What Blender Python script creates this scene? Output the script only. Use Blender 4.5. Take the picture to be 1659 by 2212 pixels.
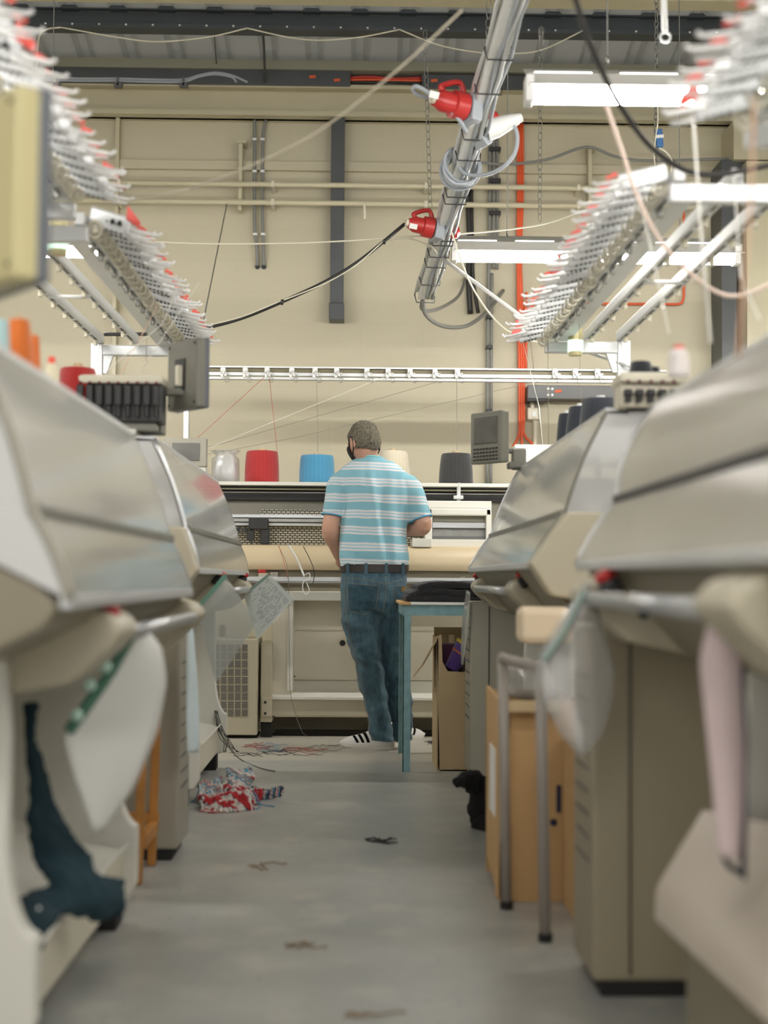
import bpy, bmesh, math, random
from mathutils import Vector, Matrix, Quaternion, noise

# ------------------------------------------------------------------ camera, world, exposure
for o in list(bpy.data.objects):
    bpy.data.objects.remove(o, do_unlink=True)
SC = bpy.context.scene
COL = SC.collection
FPX = 3072.0                       # focal length in pixels of the 1659x2212 frame (50 mm, 36 mm tall sensor)
YAW, PITCH, ROLL = math.radians(1.0), math.radians(2.68), math.radians(0.40)
CAM = Vector((0.0, 0.0, 0.90))
FWD = Vector((math.sin(YAW)*math.cos(PITCH), math.cos(YAW)*math.cos(PITCH), math.sin(PITCH)))
_r0 = Vector((math.cos(YAW), -math.sin(YAW), 0.0))
_u0 = _r0.cross(FWD)
RIGHT = math.cos(ROLL)*_r0 + math.sin(ROLL)*_u0
UP = math.cos(ROLL)*_u0 - math.sin(ROLL)*_r0

def W(px, py, d):
    """world point at distance d along the aisle seen at photo pixel (px, py)"""
    r = FWD*FPX + RIGHT*(px-829.5) - UP*(py-1106.0)
    return CAM + r*(d/r.y)

def wx(px, py, d): return W(px, py, d).x
def wz(px, py, d): return W(px, py, d).z
def px_m(d): return d/FPX          # metres per photo pixel at distance d

cd = bpy.data.cameras.new('camera')
cam = bpy.data.objects.new('camera', cd); COL.objects.link(cam)
cd.sensor_fit = 'VERTICAL'; cd.sensor_height = 36.0; cd.sensor_width = 27.0
cd.lens = 50.0; cd.clip_start = 0.05; cd.clip_end = 100
M4 = Matrix((( RIGHT.x, UP.x, -FWD.x, CAM.x), (RIGHT.y, UP.y, -FWD.y, CAM.y), (RIGHT.z, UP.z, -FWD.z, CAM.z), (0,0,0,1)))
cam.matrix_world = M4
cd.dof.use_dof = True; cd.dof.focus_distance = 7.75; cd.dof.aperture_fstop = 1.9
SC.camera = cam

SC.view_settings.view_transform = 'Standard'
SC.view_settings.look = 'None'
SC.view_settings.gamma = 1.0
SC.view_settings.use_curve_mapping = False
SC.view_settings.exposure = 0.88

WORLD_STRENGTH = 0.72
TUBE_STRENGTH = 55.0
wd = bpy.data.worlds.new('world'); SC.world = wd; wd.use_nodes = True
bg = wd.node_tree.nodes['Background']
bg.inputs[0].default_value = (1.0, 0.97, 0.92, 1); bg.inputs[1].default_value = WORLD_STRENGTH
SC.cycles.max_bounces = 10; SC.cycles.transparent_max_bounces = 24
SC.cycles.diffuse_bounces = 4; SC.cycles.glossy_bounces = 4
SC.cycles.caustics_reflective = False; SC.cycles.caustics_refractive = False
SC.cycles.sample_clamp_indirect = 6.0
SC.cycles.use_denoising = True

rnd = random.Random(7)

# ------------------------------------------------------------------ materials
def lin(c):
    c = c/255.0
    return c/12.92 if c <= 0.04045 else ((c+0.055)/1.055)**2.4
def rgb(c): return (lin(c[0]), lin(c[1]), lin(c[2]), 1.0)

def mat(name, c, rough=0.5, metal=0.0, bump=None, var=None, spec=0.5, emit=None, sheen=0.0):
    m = bpy.data.materials.new(name); m.use_nodes = True
    nt = m.node_tree; b = nt.nodes['Principled BSDF']
    b.inputs['Base Color'].default_value = rgb(c)
    b.inputs['Roughness'].default_value = rough
    b.inputs['Metallic'].default_value = metal
    b.inputs['Specular IOR Level'].default_value = spec
    if sheen: b.inputs['Sheen Weight'].default_value = sheen
    tc = nt.nodes.new('ShaderNodeTexCoord')
    if var:
        sc, amt = var
        n = nt.nodes.new('ShaderNodeTexNoise'); n.inputs['Scale'].default_value = sc; n.inputs['Detail'].default_value = 5
        nt.links.new(tc.outputs['Object'], n.inputs['Vector'])
        r = nt.nodes.new('ShaderNodeValToRGB')
        base = rgb(c)
        r.color_ramp.elements[0].position = 0.3; r.color_ramp.elements[1].position = 0.7
        r.color_ramp.elements[0].color = tuple(x*(1-amt) for x in base[:3])+(1,)
        r.color_ramp.elements[1].color = tuple(min(1, x*(1+amt)) for x in base[:3])+(1,)
        nt.links.new(n.outputs['Fac'], r.inputs['Fac'])
        nt.links.new(r.outputs['Color'], b.inputs['Base Color'])
    if bump:
        sc, st = bump
        n2 = nt.nodes.new('ShaderNodeTexNoise'); n2.inputs['Scale'].default_value = sc; n2.inputs['Detail'].default_value = 6
        nt.links.new(tc.outputs['Object'], n2.inputs['Vector'])
        bp = nt.nodes.new('ShaderNodeBump'); bp.inputs['Strength'].default_value = st; bp.inputs['Distance'].default_value = 0.01
        nt.links.new(n2.outputs['Fac'], bp.inputs['Height'])
        nt.links.new(bp.outputs['Normal'], b.inputs['Normal'])
    if emit:
        b.inputs['Emission Color'].default_value = rgb(emit[0]); b.inputs['Emission Strength'].default_value = emit[1]
    return m

def clear(name, tint, haze, gloss=0.10, rough=0.08, hazecol=None):
    """thin clear or hazy plastic sheet: transparent, a share of milky diffuse, and a mirror coat"""
    m = bpy.data.materials.new(name); m.use_nodes = True
    nt = m.node_tree; nt.nodes.clear()
    out = nt.nodes.new('ShaderNodeOutputMaterial')
    tr = nt.nodes.new('ShaderNodeBsdfTransparent'); tr.inputs[0].default_value = rgb(tint)
    df = nt.nodes.new('ShaderNodeBsdfDiffuse'); df.inputs[0].default_value = rgb(hazecol or tint)
    gl = nt.nodes.new('ShaderNodeBsdfGlossy'); gl.inputs['Roughness'].default_value = rough
    gl.inputs[0].default_value = (1,1,1,1)
    m1 = nt.nodes.new('ShaderNodeMixShader'); m1.inputs[0].default_value = haze
    m2 = nt.nodes.new('ShaderNodeMixShader')
    lw = nt.nodes.new('ShaderNodeLayerWeight'); lw.inputs[0].default_value = 0.35
    mm = nt.nodes.new('ShaderNodeMath'); mm.operation = 'MULTIPLY_ADD'
    mm.inputs[1].default_value = 0.55; mm.inputs[2].default_value = gloss; mm.use_clamp = True
    nt.links.new(lw.outputs['Fresnel'], mm.inputs[0])
    nt.links.new(mm.outputs[0], m2.inputs[0])
    nt.links.new(tr.outputs[0], m1.inputs[1]); nt.links.new(df.outputs[0], m1.inputs[2])
    nt.links.new(m1.outputs[0], m2.inputs[1]); nt.links.new(gl.outputs[0], m2.inputs[2])
    nt.links.new(m2.outputs[0], out.inputs[0])
    return m

def emis(name, c, s):
    m = bpy.data.materials.new(name); m.use_nodes = True
    nt = m.node_tree; nt.nodes.clear()
    out = nt.nodes.new('ShaderNodeOutputMaterial'); e = nt.nodes.new('ShaderNodeEmission')
    e.inputs[0].default_value = rgb(c); e.inputs[1].default_value = s
    nt.links.new(e.outputs[0], out.inputs[0]); return m

def ramp_mat(name, axis, period, stops, rough=0.8, tilt=0.0, noise_amt=0.0, bump=None, sheen=0.0, nscale=9):
    """hard banding along one axis in object space"""
    m = mat(name, (200,200,200), rough, bump=bump, sheen=sheen)
    nt = m.node_tree; b = nt.nodes['Principled BSDF']
    tc = nt.nodes.new('ShaderNodeTexCoord'); sx = nt.nodes.new('ShaderNodeSeparateXYZ')
    nt.links.new(tc.outputs['Object'], sx.inputs[0])
    a = nt.nodes.new('ShaderNodeMath'); a.operation = 'MULTIPLY_ADD'; a.inputs[1].default_value = tilt
    nt.links.new(sx.outputs[0], a.inputs[0]); nt.links.new(sx.outputs[axis], a.inputs[2])
    d = nt.nodes.new('ShaderNodeMath'); d.operation = 'DIVIDE'; d.inputs[1].default_value = period
    nt.links.new(a.outputs[0], d.inputs[0])
    if noise_amt:
        n = nt.nodes.new('ShaderNodeTexNoise'); n.inputs['Scale'].default_value = nscale
        nt.links.new(tc.outputs['Object'], n.inputs['Vector'])
        q = nt.nodes.new('ShaderNodeMath'); q.operation = 'MULTIPLY_ADD'; q.inputs[1].default_value = noise_amt
        nt.links.new(n.outputs['Fac'], q.inputs[0]); nt.links.new(d.outputs[0], q.inputs[2]); d = q
    f = nt.nodes.new('ShaderNodeMath'); f.operation = 'FRACT'; nt.links.new(d.outputs[0], f.inputs[0])
    r = nt.nodes.new('ShaderNodeValToRGB'); r.color_ramp.interpolation = 'CONSTANT'
    els = r.color_ramp.elements
    els[0].position = stops[0][0]; els[0].color = rgb(stops[0][1])
    els[1].position = stops[1][0]; els[1].color = rgb(stops[1][1])
    for p, c in stops[2:]:
        e = els.new(p); e.color = rgb(c)
    nt.links.new(f.outputs[0], r.inputs['Fac']); nt.links.new(r.outputs['Color'], b.inputs['Base Color'])
    return m

def brick_mat(name, c1, mortar, w, h, msize, offset=0.5, rough=0.6, swap=True, bump=0.0, noise_bump=None):
    """brick pattern on the X-Z plane of the object"""
    m = mat(name, c1, rough)
    nt = m.node_tree; b = nt.nodes['Principled BSDF']
    tc = nt.nodes.new('ShaderNodeTexCoord'); sx = nt.nodes.new('ShaderNodeSeparateXYZ'); cx = nt.nodes.new('ShaderNodeCombineXYZ')
    nt.links.new(tc.outputs['Object'], sx.inputs[0])
    nt.links.new(sx.outputs[0], cx.inputs[0]); nt.links.new(sx.outputs[2], cx.inputs[1])
    br = nt.nodes.new('ShaderNodeTexBrick'); br.offset = offset
    br.inputs['Scale'].default_value = 1.0; br.inputs['Brick Width'].default_value = w; br.inputs['Row Height'].default_value = h
    br.inputs['Mortar Size'].default_value = msize; br.inputs['Mortar Smooth'].default_value = 0.2
    br.inputs['Color1'].default_value = rgb(c1); br.inputs['Color2'].default_value = rgb(c1); br.inputs['Mortar'].default_value = rgb(mortar)
    nt.links.new(cx.outputs[0], br.inputs['Vector'])
    nt.links.new(br.outputs['Color'], b.inputs['Base Color'])
    if bump:
        bp = nt.nodes.new('ShaderNodeBump'); bp.invert = True; bp.inputs['Strength'].default_value = bump; bp.inputs['Distance'].default_value = 0.01
        nt.links.new(br.outputs['Fac'], bp.inputs['Height'])
        last = bp
        if noise_bump:
            n2 = nt.nodes.new('ShaderNodeTexNoise'); n2.inputs['Scale'].default_value = noise_bump[0]; n2.inputs['Detail'].default_value = 6
            nt.links.new(tc.outputs['Object'], n2.inputs['Vector'])
            b2 = nt.nodes.new('ShaderNodeBump'); b2.inputs['Strength'].default_value = noise_bump[1]; b2.inputs['Distance'].default_value = 0.01
            nt.links.new(n2.outputs['Fac'], b2.inputs['Height']); nt.links.new(bp.outputs['Normal'], b2.inputs['Normal']); last = b2
        nt.links.new(last.outputs['Normal'], b.inputs['Normal'])
    return m

def floor_mat():
    m = mat('painted_concrete_floor', (150,153,150), 0.32)
    nt = m.node_tree; b = nt.nodes['Principled BSDF']
    tc = nt.nodes.new('ShaderNodeTexCoord')
    def nz(sc, det=6):
        n = nt.nodes.new('ShaderNodeTexNoise'); n.inputs['Scale'].default_value = sc; n.inputs['Detail'].default_value = det
        nt.links.new(tc.outputs['Object'], n.inputs['Vector']); return n
    n1 = nz(2.2); r1 = nt.nodes.new('ShaderNodeValToRGB')
    r1.color_ramp.elements[0].position = 0.30; r1.color_ramp.elements[0].color = rgb((152,154,151))
    r1.color_ramp.elements[1].position = 0.68; r1.color_ramp.elements[1].color = rgb((174,174,169))
    nt.links.new(n1.outputs['Fac'], r1.inputs['Fac'])
    n2 = nz(5.5, 9); r2 = nt.nodes.new('ShaderNodeValToRGB')       # pale scuffed wear patches
    r2.color_ramp.elements[0].position = 0.53; r2.color_ramp.elements[0].color = (0,0,0,1)
    r2.color_ramp.elements[1].position = 0.68; r2.color_ramp.elements[1].color = (0.5,0.5,0.5,1)
    nt.links.new(n2.outputs['Fac'], r2.inputs['Fac'])
    mx = nt.nodes.new('ShaderNodeMix'); mx.data_type = 'RGBA'
    nt.links.new(r2.outputs['Color'], mx.inputs[0]); nt.links.new(r1.outputs['Color'], mx.inputs[6]); mx.inputs[7].default_value = rgb((198,193,180))
    n3 = nz(34, 5); r3 = nt.nodes.new('ShaderNodeValToRGB')
    r3.color_ramp.elements[0].position = 0.28; r3.color_ramp.elements[0].color = (0.5,0.5,0.5,1)
    r3.color_ramp.elements[1].position = 0.38; r3.color_ramp.elements[1].color = (0,0,0,1)
    nt.links.new(n3.outputs['Fac'], r3.inputs['Fac'])
    mx2 = nt.nodes.new('ShaderNodeMix'); mx2.data_type = 'RGBA'
    nt.links.new(r3.outputs['Color'], mx2.inputs[0]); nt.links.new(mx.outputs[2], mx2.inputs[6]); mx2.inputs[7].default_value = rgb((112,112,108))
    # paler bare concrete along the far machine, with a ragged edge
    sx = nt.nodes.new('ShaderNodeSeparateXYZ'); nt.links.new(tc.outputs['Object'], sx.inputs[0])
    ad = nt.nodes.new('ShaderNodeMath'); ad.operation = 'MULTIPLY_ADD'; ad.inputs[1].default_value = 0.25
    nt.links.new(n2.outputs['Fac'], ad.inputs[0]); nt.links.new(sx.outputs[1], ad.inputs[2])
    mr = nt.nodes.new('ShaderNodeMapRange'); mr.inputs[1].default_value = 7.14; mr.inputs[2].default_value = 7.24; mr.inputs[4].default_value = 0.75
    nt.links.new(ad.outputs[0], mr.inputs[0])
    mx3 = nt.nodes.new('ShaderNodeMix'); mx3.data_type = 'RGBA'
    nt.links.new(mr.outputs[0], mx3.inputs[0]); nt.links.new(mx2.outputs[2], mx3.inputs[6]); mx3.inputs[7].default_value = rgb((196,190,176))
    nt.links.new(mx3.outputs[2], b.inputs['Base Color'])
    rr = nt.nodes.new('ShaderNodeMapRange'); rr.inputs[3].default_value = 0.22; rr.inputs[4].default_value = 0.5
    nt.links.new(n2.outputs['Fac'], rr.inputs[0]); nt.links.new(rr.outputs[0], b.inputs['Roughness'])
    bp = nt.nodes.new('ShaderNodeBump'); bp.inputs['Strength'].default_value = 0.12; bp.inputs['Distance'].default_value = 0.01
    nt.links.new(n2.outputs['Fac'], bp.inputs['Height']); nt.links.new(bp.outputs['Normal'], b.inputs['Normal'])
    return m

def blotch_mat(name, cols, scale, rough=0.95, detail=3):
    m = mat(name, cols[0], rough, bump=(160, 0.5))
    nt = m.node_tree; b = nt.nodes['Principled BSDF']
    tc = [n for n in nt.nodes if n.bl_idname == 'ShaderNodeTexCoord'][0]
    n = nt.nodes.new('ShaderNodeTexNoise'); n.inputs['Scale'].default_value = scale; n.inputs['Detail'].default_value = detail
    nt.links.new(tc.outputs['Object'], n.inputs['Vector'])
    r = nt.nodes.new('ShaderNodeValToRGB'); r.color_ramp.interpolation = 'CONSTANT'
    k = len(cols)
    for i, c in enumerate(cols):
        p = 0.0 if i == 0 else 0.33 + 0.34*(i-1)/max(1, k-2)
        e = r.color_ramp.elements[i] if i < 2 else r.color_ramp.elements.new(p)
        e.position = p; e.color = rgb(c)
    nt.links.new(n.outputs['Fac'], r.inputs['Fac']); nt.links.new(r.outputs['Color'], b.inputs['Base Color'])
    return m

# ------------------------------------------------------------------ mesh helpers
class MB:
    def __init__(s): s.bm = bmesh.new()
    def v(s, p): return s.bm.verts.new(p)
    def f(s, vs):
        try: return s.bm.faces.new(vs)
        except ValueError: return None
    def box(s, a, b, bev=0.0):
        x0,y0,z0 = (min(a[i], b[i]) for i in range(3)); x1,y1,z1 = (max(a[i], b[i]) for i in range(3))
        t = bmesh.new()
        vs = [t.verts.new(p) for p in ((x0,y0,z0),(x1,y0,z0),(x1,y1,z0),(x0,y1,z0),(x0,y0,z1),(x1,y0,z1),(x1,y1,z1),(x0,y1,z1))]
        for q in ((0,3,2,1),(4,5,6,7),(0,1,5,4),(1,2,6,5),(2,3,7,6),(3,0,4,7)): t.faces.new([vs[i] for i in q])
        if bev > 0: bmesh.ops.bevel(t, geom=list(t.edges), offset=bev, segments=2, affect='EDGES', profile=0.5)
        s.merge(t); return s
    def obox(s, c, size, rot, bev=0.0):
        """box of a size about a centre turned by a 3x3 matrix"""
        t = MB(); h = Vector(size)/2; t.box(-h, h, bev)
        R = rot.to_4x4() if len(rot) == 3 else rot
        bmesh.ops.transform(t.bm, matrix=Matrix.Translation(c) @ R, verts=t.bm.verts)
        s.merge(t.bm); return s
    def merge(s, t):
        me = bpy.data.meshes.new('tmp'); t.to_mesh(me); t.free(); s.bm.from_mesh(me); bpy.data.meshes.remove(me); return s
    def prism(s, prof, y0, y1, axis='y', bev=0.0):
        """closed profile extruded along an axis; prof = (x,z) for y, (y,z) for x, (x,y) for z"""
        def P(p, t):
            return {'y': (p[0], t, p[1]), 'x': (t, p[0], p[1]), 'z': (p[0], p[1], t)}[axis]
        t = bmesh.new()
        A = [t.verts.new(P(p, y0)) for p in prof]; B = [t.verts.new(P(p, y1)) for p in prof]
        n = len(prof)
        t.faces.new(A); t.faces.new(B[::-1])
        for i in range(n): t.faces.new([A[i], B[i], B[(i+1)%n], A[(i+1)%n]])
        bmesh.ops.recalc_face_normals(t, faces=t.faces)
        if bev > 0: bmesh.ops.bevel(t, geom=list(t.edges), offset=bev, segments=2, affect='EDGES', profile=0.5)
        s.merge(t); return s
    def ribbon(s, prof, y0, y1, th, axis='y'):
        """open profile thickened by th and extruded: bent sheet metal or a pane"""
        pts = [Vector((p[0], p[1])) for p in prof]; off = []
        for i, p in enumerate(pts):
            d = (pts[min(i+1, len(pts)-1)] - pts[max(i-1, 0)]).normalized()
            off.append(p + Vector((-d.y, d.x))*th)
        return s.prism([tuple(p) for p in pts] + [tuple(p) for p in off[::-1]], y0, y1, axis)
    def tube(s, pts, r, n=8, caps=True, closed=False):
        pts = [Vector(p) for p in pts]; k = len(pts)
        rs = r if isinstance(r, (list, tuple)) else [r]*k
        tan = []
        for i in range(k):
            if closed: t = pts[(i+1)%k] - pts[i-1]
            else: t = pts[min(i+1, k-1)] - pts[max(i-1, 0)]
            tan.append(t.normalized() if t.length > 1e-9 else Vector((0,0,1)))
        ref = Vector((0,0,1)) if abs(tan[0].z) < 0.9 else Vector((1,0,0))
        nr = (ref - tan[0]*ref.dot(tan[0])).normalized()
        rings = []
        for i in range(k):
            if i > 0:
                nr = nr - tan[i]*nr.dot(tan[i])
                nr = nr.normalized() if nr.length > 1e-6 else tan[i].orthogonal().normalized()
            bi = tan[i].cross(nr)
            rings.append([s.v(pts[i] + (nr*math.cos(2*math.pi*j/n) + bi*math.sin(2*math.pi*j/n))*rs[i]) for j in range(n)])
        for i in range(k if closed else k-1):
            A, B = rings[i], rings[(i+1)%k]
            for j in range(n): s.f([A[j], A[(j+1)%n], B[(j+1)%n], B[j]])
        if caps and not closed: s.f(rings[0][::-1]); s.f(rings[-1])
        return s
    def cyl(s, a, b, r, n=16, r2=None): return s.tube([a, b], [r, r if r2 is None else r2], n)
    def lathe(s, prof, c, n=28, axis=Vector((0,0,1))):
        """profile of (radius, height) turned about an axis through c"""
        q = Vector((0,0,1)).rotation_difference(Vector(axis).normalized()); c = Vector(c)
        rings = []
        for (r, h) in prof:
            if r <= 1e-6: rings.append([s.v(c + q @ Vector((0,0,h)))])
            else: rings.append([s.v(c + q @ Vector((r*math.cos(2*math.pi*j/n), r*math.sin(2*math.pi*j/n), h))) for j in range(n)])
        for A, B in zip(rings, rings[1:]):
            for j in range(n):
                if len(A) == 1 and len(B) == 1: continue
                if len(A) == 1: s.f([A[0], B[(j+1)%n], B[j]])
                elif len(B) == 1: s.f([A[j], A[(j+1)%n], B[0]])
                else: s.f([A[j], A[(j+1)%n], B[(j+1)%n], B[j]])
        if len(rings[0]) > 1: s.f(rings[0][::-1])
        if len(rings[-1]) > 1: s.f(rings[-1])
        return s
    def loft(s, rings, n=28, p=2.0):
        """horizontal elliptical rings: (centre, rx, ry) or (centre, rx, ry, yaw)"""
        R = []
        for rg in rings:
            c, rx, ry = Vector(rg[0]), rg[1], rg[2]; yw = rg[3] if len(rg) > 3 else 0.0
            ring = []
            for j in range(n):
                a = 2*math.pi*j/n; ca, sa = math.cos(a), math.sin(a)
                x = rx*math.copysign(abs(ca)**(2/p), ca); y = ry*math.copysign(abs(sa)**(2/p), sa)
                ring.append(s.v(c + Vector((x*math.cos(yw)-y*math.sin(yw), x*math.sin(yw)+y*math.cos(yw), 0))))
            R.append(ring)
        for A, B in zip(R, R[1:]):
            for j in range(n): s.f([A[j], A[(j+1)%n], B[(j+1)%n], B[j]])
        s.f(R[0][::-1]); s.f(R[-1]); return s
    def ball(s, c, rad, sub=3, rot=None):
        t = bmesh.new(); bmesh.ops.create_icosphere(t, subdivisions=sub, radius=1.0)
        r = rad if hasattr(rad, '__len__') else (rad, rad, rad)
        Mx = Matrix.Translation(c) @ (rot.to_4x4() if rot else Matrix.Identity(4)) @ Matrix.Diagonal((r[0], r[1], r[2], 1))
        bmesh.ops.transform(t, matrix=Mx, verts=t.verts); s.merge(t); return s
    def sheet(s, L, Rr, nu=10, th=0.002, bulge=0.0, wob=0.0, seed=0.0, bdir=Vector((0,-1,0))):
        """cloth or paper strip between two edge polylines, with thickness"""
        L = resample(L, 24); Rr = resample(Rr, 24); grid = []
        for i in range(24):
            row = []
            for j in range(nu+1):
                t = j/nu; p = L[i].lerp(Rr[i], t)
                w = bulge*math.sin(math.pi*t)
                if wob: w += wob*noise.noise(p*7 + Vector((seed, seed*2, 0)))
                row.append(p + bdir*w)
            grid.append(row)
        t = bmesh.new(); V = [[t.verts.new(p) for p in row] for row in grid]
        for i in range(23):
            for j in range(nu): t.faces.new([V[i][j], V[i][j+1], V[i+1][j+1], V[i+1][j]])
        bmesh.ops.recalc_face_normals(t, faces=t.faces)
        bmesh.ops.solidify(t, geom=list(t.faces), thickness=th)
        s.merge(t); return s
    def build(s, name, m, parent=None, smooth=False, angle=None):
        me = bpy.data.meshes.new(name)
        bmesh.ops.recalc_face_normals(s.bm, faces=s.bm.faces)
        if parent is not None:
            inv = world_of(parent).inverted(); bmesh.ops.transform(s.bm, matrix=inv, verts=s.bm.verts)
            loc = None
        else: loc = None
        s.bm.to_mesh(me); s.bm.free()
        o = bpy.data.objects.new(name, me); COL.objects.link(o)
        if m: me.materials.append(m)
        if parent is not None: o.parent = parent
        if smooth:
            for p in me.polygons: p.use_smooth = True
            if angle: me.set_sharp_from_angle(angle=math.radians(angle))
        return o

def world_of(o):
    M_ = o.matrix_basis.copy()
    while o.parent: o = o.parent; M_ = o.matrix_basis @ M_
    return M_

def resample(pts, k):
    pts = [Vector(p) for p in pts]
    d = [0.0]
    for a, b in zip(pts, pts[1:]): d.append(d[-1] + (b-a).length)
    out = []
    for i in range(k):
        t = d[-1]*i/(k-1); j = 0
        while j < len(pts)-2 and d[j+1] < t: j += 1
        u = (t-d[j])/max(1e-9, d[j+1]-d[j]); out.append(pts[j].lerp(pts[j+1], min(1, u)))
    return out

def smooth_path(pts, k=8):
    """Catmull-Rom through the points"""
    P = [Vector(p) for p in pts]; P = [2*P[0]-P[1]] + P + [2*P[-1]-P[-2]]; out = []
    for i in range(1, len(P)-2):
        for j in range(k):
            t = j/k; a, b, c, d = P[i-1], P[i], P[i+1], P[i+2]
            out.append(0.5*((2*b) + (c-a)*t + (2*a-5*b+4*c-d)*t*t + (3*b-a-3*c+d)*t**3))
    out.append(P[-2]); return out

def tag(o, label=None, cat=None, group=None, kind=None):
    if label: o['label'] = label
    if cat: o['category'] = cat
    if group: o['group'] = group
    if kind: o['kind'] = kind
    return o

def thing(name, label, cat, loc=(0,0,0), rz=0.0, group=None):
    o = bpy.data.objects.new(name, None); COL.objects.link(o)
    o.empty_display_size = 0.1; o.location = loc; o.rotation_euler = (0, 0, rz)
    return tag(o, label, cat, group)

def struct(name, mb, m, **k): return tag(mb.build(name, m, **k), kind='structure')

def copy_tree(o, parent=None):
    c = o.copy(); COL.objects.link(c)
    if parent is not None: c.parent = parent
    for ch in [x for x in bpy.data.objects if x.parent == o]: copy_tree(ch, c)
    return c

def remesh(mb, voxel, smooth_it=4, factor=0.5):
    """fuse everything in a builder into one continuous skin"""
    me = bpy.data.meshes.new('fuse'); bmesh.ops.recalc_face_normals(mb.bm, faces=mb.bm.faces); mb.bm.to_mesh(me); mb.bm.free()
    o = bpy.data.objects.new('fuse', me); COL.objects.link(o)
    r = o.modifiers.new('r', 'REMESH'); r.mode = 'VOXEL'; r.voxel_size = voxel
    if smooth_it:
        q = o.modifiers.new('s', 'SMOOTH'); q.factor = factor; q.iterations = smooth_it
    dg = bpy.context.evaluated_depsgraph_get(); ev = o.evaluated_get(dg)
    m2 = bpy.data.meshes.new_from_object(ev)
    out = MB(); out.bm.from_mesh(m2)
    bpy.data.objects.remove(o); bpy.data.meshes.remove(me); bpy.data.meshes.remove(m2)
    return out

def displace(mb, fn):
    mb.bm.normal_update()
    new = [(v, v.co + v.normal*fn(v.co)) for v in mb.bm.verts]
    for v, c in new: v.co = c
    return mb
RotZ = lambda a: Matrix.Rotation(a, 3, 'Z')
RotX = lambda a: Matrix.Rotation(a, 3, 'X')
RotY = lambda a: Matrix.Rotation(a, 3, 'Y')
def cable(pts, r, k=8, n=7): return MB().tube(smooth_path(pts, k), r, n)

M = {}
M['floor'] = floor_mat()
M['wall'] = brick_mat('painted_block_wall', (190,182,157), (188,180,155), 0.44, 0.225, 0.005, rough=0.55, bump=0.12, noise_bump=(60, 0.10))
M['cream'] = mat('cream_gloss_paint', (190,182,154), 0.38, bump=(30, 0.04), var=(3, 0.04))
M['cream_pipe'] = mat('cream_pipe_paint', (202,194,166), 0.35)
M['roof'] = mat('grey_white_roof_sheet', (176,177,174), 0.5, var=(2, 0.05))
M['roof_trim'] = mat('dull_filler_strip', (140,138,122), 0.8)
M['steel_dark'] = mat('dark_grey_painted_steel', (72,74,76), 0.45, var=(5, 0.12))
M['purlin'] = mat('blue_black_purlin_paint', (66,72,76), 0.4, var=(4, 0.15))
M['purlin2'] = M['purlin']
M['trunk'] = mat('grey_trunking_paint', (98,98,98), 0.45, var=(5, 0.06))
M['beige'] = mat('beige_machine_enamel', (186,178,156), 0.42, var=(4, 0.03))
M['beige_dark'] = mat('taupe_machine_enamel', (140,132,112), 0.45, var=(4, 0.03))
M['tan'] = mat('tan_cover_enamel', (208,190,156), 0.4, var=(3, 0.03))
M['white'] = mat('white_machine_enamel', (222,220,210), 0.4, var=(4, 0.02))
M['offwhite'] = mat('off_white_panel_enamel', (216,209,190), 0.42, var=(3, 0.02))
M['cab'] = mat('grey_cabinet_enamel', (158,154,140), 0.45, var=(3, 0.03))
M['cab_warm'] = mat('bounce_tinted_cabinet_enamel', (150,140,118), 0.45, var=(3, 0.03))  # grey enamel with warm bounce and shade put into the colour
M['grey_plastic'] = mat('grey_monitor_plastic', (122,120,110), 0.5)
M['grey_plastic_d'] = mat('slate_monitor_edge_plastic', (98,102,108), 0.45)
M['yellow_plastic'] = mat('yellowed_cream_plastic', (196,186,140), 0.5, var=(3, 0.05))
M['screen'] = mat('dark_screen_glass', (96,95,90), 0.2, var=(9, 0.22))
M['alu'] = mat('brushed_aluminium', (196,198,200), 0.32, metal=0.75)
M['alu_w'] = mat('anodised_white_aluminium', (206,208,208), 0.35, metal=0.25)
M['rail_w'] = mat('white_anodised_rail', (214,215,214), 0.4, metal=0.1)
M['chrome'] = mat('chrome_bar', (205,205,205), 0.18, metal=1.0)
M['bed'] = mat('light_needle_bed_steel', (190,187,176), 0.4, metal=0.2)
M['steel'] = mat('dull_steel', (150,150,145), 0.35, metal=0.8, var=(20, 0.1))
M['black'] = mat('black_plastic', (34,34,34), 0.45)
M['black_rub'] = mat('black_rubber', (28,28,28), 0.8)
M['dirt'] = mat('black_lint_dirt', (34,31,28), 0.95, bump=(80, 0.8), var=(30, 0.4))
M['red'] = mat('red_plastic', (180,44,42), 0.4)
M['red_flag'] = mat('orange_red_flag_plastic', (212,70,58), 0.4)
M['white_p'] = mat('white_plastic', (228,228,226), 0.4)
M['cream_p'] = mat('aged_cream_plastic', (214,208,188), 0.45)
M['grey_cable'] = mat('grey_cable_sheath', (160,166,172), 0.45)
M['grey_conduit'] = mat('mid_grey_conduit', (128,128,124), 0.5)
M['black_cable'] = mat('black_cable_sheath', (38,36,34), 0.5)
M['white_cable'] = mat('white_cable_sheath', (222,216,196), 0.45)
M['orange_cable'] = mat('orange_cable_sheath', (222,92,50), 0.5)
M['galv'] = mat('galvanised_trunking', (226,226,223), 0.35, metal=0.05, var=(14, 0.05))
M['orange_label'] = mat('orange_label', (214,96,54), 0.6)
M['blue_paint'] = mat('chipped_blue_paint', (126,164,170), 0.5, var=(22, 0.18), bump=(40, 0.2))
M['blue_grip'] = mat('blue_grip_plastic', (62,112,168), 0.4)
M['card'] = mat('brown_cardboard', (196,160,112), 0.85, var=(4, 0.05), bump=(60, 0.08))
M['card_l'] = mat('pale_cardboard', (186,164,128), 0.85, var=(4, 0.06), bump=(60, 0.1))
M['paper'] = mat('white_paper', (232,232,228), 0.7)
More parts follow.
